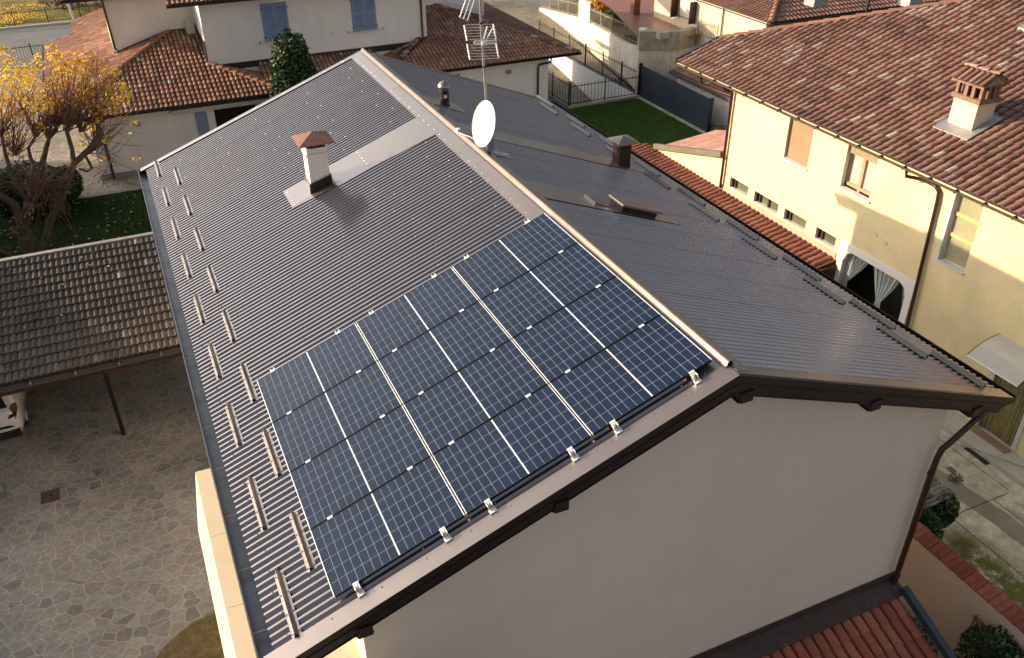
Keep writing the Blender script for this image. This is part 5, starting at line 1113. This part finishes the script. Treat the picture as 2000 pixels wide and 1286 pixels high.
# lit retaining wall
rw=thing('retaining_wall','tall weathered cream retaining wall climbing along the driveway in full sun','retaining wall',(21.3,42,G))
mb=MB()
for (x,y,z),(x2,y2,z2) in zip(LIT,LIT[1:]): mb.prism([(x,y,G-.3),(x2,y2,G-.3),(x2,y2,z2),(x,y,z)],(.25,-.06,0))
obj('wall',mb,M['litwall'],rw)
# pillars and railing on it
def top_at(y):
    for (x,yy,z),(x2,y2,z2) in zip(LIT,LIT[1:]):
        if yy<=y<=y2: f_=(y-yy)/(y2-yy); return V((x+(x2-x)*f_+.12,y,z+(z2-z)*f_))
mb=MB(); 
for y0,y1,h in ((33.3,34.6,.95),(43.2,45.4,1.15)):
    a=top_at(y0);b=top_at(y1); mb.prism([a,b,b+V((0,0,h)),a+V((0,0,h))],(.25,0,0))
obj('pillar',mb,M['litwall'],rw)
fence('garden_railing','grey garden railing on top of the sunlit retaining wall',top_at(34.7),top_at(43.1),.95,'grey garden railings',M['rail'],sp=.16)
fence('garden_railing','far grey garden railing beyond the red flowering shrub, nearer the gate',top_at(45.5),top_at(53.4),.95,'grey garden railings',M['rail'],sp=.16)
mb=MB(); n=len(LIT)
mb.face([(x+.3,y,z-.08) for x,y,z in LIT]+[(27,53.5,-8.3),(27,33.2,-6.6)]); obj('garden_bank',mb,simple('garden_soil',(.1,.09,.045),.95,0,.3,2,.1,(10,.05),(.06,.1,.02),1.5,.8),kind='structure')
for i,(px,py,Yy,r,lm) in enumerate(((1178,50,43.4,.75,'leafred'),(1205,25,45,.9,'leafred'),(1165,8,46.5,.7,'leafy'),(1190,40,42.0,.7,'leafred'))):
    c=Yp(px,py,Yy); plant('flowering_shrub',['green and red shrub spilling over the railing','red leaved shrub behind the railing','small yellow shrub beside the concrete pillar','low green and red shrub at the end of the railing'][i],'shrub',(c.x+.2,Yy,-7.3),[((c.x+.2,Yy,c.z),(r,r,r*.8),1100,'ell')],M[lm],.8,170+i,'shrubs above the retaining wall',.16)
# garage front with concrete parapet
gw_=thing('terrace_wall','white garage wall with a board-marked concrete parapet around the terrace','terrace wall',(21,33,G))
PQ=[(19.66,33.2),(22.0,31.9),(23.0,33.0)]
ZT=-5.35; P1=Zp(1253,62,-5.45); 
c0=Yp(1250,62,33.2); c1_=Yp(1327,72,32.3); c2_=Yp(1358,67,32.6)
ztop=c0.z
mb=MB()
def vseg(mb,a,b,z0,z1,th=.22):
    a,b=V(a),V(b); d=(b-a).normalized(); nn=V((d.y,-d.x,0)); mb.prism([V((a.x,a.y,z0)),V((b.x,b.y,z0)),V((b.x,b.y,z1)),V((a.x,a.y,z1))],-nn*th)
vseg(mb,c0,c1_,G,ztop-.95); vseg(mb,c1_,V((c1_.x+6,c1_.y+.6,0)),G,ztop-.95); obj('wall',mb,M['litwall'],gw_)
mb=MB(); vseg(mb,c0+V((-.05,-.05,0)),c1_+V((0,-.06,0)),ztop-.95,ztop+.02,.3); vseg(mb,c1_+V((.0,-.06,0)),c2_+V((0,-.06,0)),ztop-.95,ztop+.03,.3); m_=(c0*.5+c1_*.5); mb.box((m_.x-.25,m_.y-.4,ztop-.3),(m_.x+.35,m_.y+.0,ztop+.04)); obj('parapet',mb,M['concrete'],gw_)
mb=MB(); mb.face([(c0.x,c0.y,ztop-.35),(c1_.x,c1_.y,ztop-.35),(c1_.x+9,c1_.y,ztop-.35),(31,50,ztop-.35),(23.5,50,ztop-.35),(21.5,40,ztop-.35)]); obj('terrace_floor',mb,M['redfloor'],gw_)
ts=thing('terrace_house','cream house with red tiled hip roof above the terrace','house',(27,33,G))
XT=22.6
zt2=ztop-.33
cA=Xp(1283,0,XT); cB=Xp(1283,42,XT)
mb=MB(); mb.box((XT,27.3,zt2-2),(XT+9,37.0,-4.04)); obj('wall',mb,M['cream'],ts)
wa=[Xp(1325,-5,XT-.02),Xp(1327,33,XT-.02),Xp(1357,40,XT-.02),Xp(1362,0,XT-.02)]
mb=MB(); y0,y1=wa[0].y,wa[2].y; z0,z1=wa[1].z,wa[0].z+.1; mb.box((XT-.03,y1,z0),(XT-.005,y0,z1)); mb.box((XT-.035,y1+.25,z0+.1),(XT-.032,y0-.25,z1),1); tw=obj('window',mb,[M['rail'],M['curtain']],ts)
for q_ in (y0,y1-.05): mb=MB(); mb.box((XT-.42,q_,z0-.05),(XT-.03,q_+.05,z1)); obj('shutter',mb,M['darkwood'],tw)
mb=MB(); mb.tube([(XT-.06,30.6,-4.0),(XT-.06,30.6,zt2)],.035,6); obj('downpipe',mb,M['rust'],ts)
g0=Zp(1390,5,-4.0); g1=Zp(1505,45,-4.0); g2=Zp(1690,20,-4.0)
xg,yg=g1.x,g1.y
TW=plane((xg,0,-4.0),(1,0),.33); TS=plane((0,yg,-4.0),(0,1),.33)
mb=MB(); tiles(mb,TW,[(xg,yg),(xg,yg+14),(xg+6,yg+14),(xg+6,yg+6)],.24,.36,'coppo',91,0,1,.12,.06,tone=(.2,.8)); tiles(mb,TS,[(xg,yg),(xg+20,yg),(xg+20,yg+6),(xg+6,yg+6)],.24,.36,'coppo',92,0,1,.12,.06,tone=(.2,.8)); tro=obj('roof',mb,[M['tile_r'],M['fascia']],ts)
mb=MB(); caprow(mb,(xg,yg,-3.96),(xg+6,yg+6,-4+1.98+.04),.14,.42,0,12,.08); obj('hip_cap',mb,M['hip_orange'],tro)
mb=MB(); gutter(mb,(xg-.07,yg-.1,-4.05),(xg-.07,yg+14,-4.05),.07); gutter(mb,(xg-.07,yg-.07,-4.05),(xg+20,yg-.07,-4.05),.07); obj('gutter',mb,M['brownpipe'],tro)
q=lambda px,py,s:Zp(px,py,s)
for px,py in ((1595,2),(1780,3)):
    c=Zp(px,py,-3.2); mb=MB(); mb.box((c.x-.4,c.y-.3,-3.4),(c.x+.4,c.y+.4,-3.05)); obj('roof_hatch',mb,M['lead'],ts)
mb=MB(); c=Zp(1693,18,-3.6); mb.tube([(c.x,c.y,-3.8),(c.x+.05,c.y,-2.6)],.07,8); obj('vent_pipe',mb,M['darkpipe'],ts)
c=Zp(1240,28,ztop-.35); mb=MB(); mb.box((c.x-.2,c.y-.2,ztop-.35),(c.x+.2,c.y+.2,ztop+2.2)); solo('porch_column',mb,simple('dark_red_column',(.14,.045,.03),.5,0,.15,3),'dark red square column standing on the terrace','column')
fence('garden_railing','thin light railing on the terrace edge before the cream house',V((c2_.x+.05,c2_.y-.1,ztop-.4)),V((c2_.x+.3,c2_.y-3.2,ztop-.4)),.85,'grey garden railings',M['rail'],sp=.12)
# low shed roof behind the blue fence
sh=thing('low_shed','low shed with red tile roof and white block wall behind the blue fence','shed',(21.5,27,G))
e0=Zp(1318,157,-7.0); e1=Zp(1432,192,-7.0); SP=plane((20.3,0,-7.0),(1,0),.22)
mb=MB(); tiles(mb,SP,[(20.3,22),(20.3,31.3),(23.8,31.3),(23.8,22)],.24,.36,'coppo',95,0,1,.1,.05,tone=(.3,.9)); so_=obj('roof',mb,[M['tile_r'],M['fascia']],sh)
mb=MB(); mb.box((20.12,22,-7.18),(20.3,31.35,-7.0)); obj('gutter',mb,M['gutterm'],so_)
mb=MB(); mb.box((20.6,22,G),(23.8,31.2,-7.12)); obj('wall',mb,M['bluewhite'],sh)
plant('dry_grass_clump','dry yellowish weeds at the end of the blue fence','weeds',(19.9,25.9,G),[((19.9,25.9,G+.25),(.6,.7,.3),900,'ell')],M['blade_dry'],.4,180,size=.14)
# street gate and street fences
fence('sliding_gate','grey metal gate at the top of the driveway',(13.2,57.5,G),(20.2,58.2,G),1.7,'street gates',M['rail'],sp=.14,cat='gate')
fence('iron_fence','dark iron street fence beyond the yellow tree',(-18,53.3,G),(-8.2,53.3,G),1.4,'black iron railings',sp=.16)
fence('iron_fence','thin iron fence on the far side of the street beside the field',(-20,64.9,G+.1),(-3,64.9,G+.1),1.0,'black iron railings',sp=.2)
# thicket along the field
mb=MB(); rnd=random.Random(5)
for k in range(14): leafcloud(mb,(-9.3+rnd.uniform(0,9),67+rnd.uniform(-.5,4),G+rnd.uniform(.4,1.6)),(1.3,1.0,1.0),420,.22,400+k,'ell',(0,1),.4)
obj('thicket',mb,leafmat('brown_thicket',[(0,(.07,.05,.03)),(.5,(.15,.11,.06)),(1,(.26,.2,.1))]),kind='stuff')
mb=MB(); rnd=random.Random(6)
for k in range(16): leafcloud(mb,(-16+rnd.uniform(0,6.5),66+rnd.uniform(-.5,6),G+rnd.uniform(0,.2)),(1.4,1.2,.2),60,.16,430+k,'ell',(.2,1),.4)
obj('yellow_groundcover',mb,M['leafy'],kind='stuff')
# neighbour to the west (outside the frame): it shades the courtyard
wn=thing('courtyard_neighbour','cream two storey house across the courtyard, outside the left edge','house',(-27,24,G))
mb=MB(); mb.box((-32,1,G),(-22,44,-1.2)); obj('wall',mb,M['cream'],wn)
mb=MB(); mb.prism([(-33,.5,-1.3),(-21.3,.5,-1.3),(-27,.5,.6)],(0,44,0)); obj('roof',mb,M['tile_red'],wn)
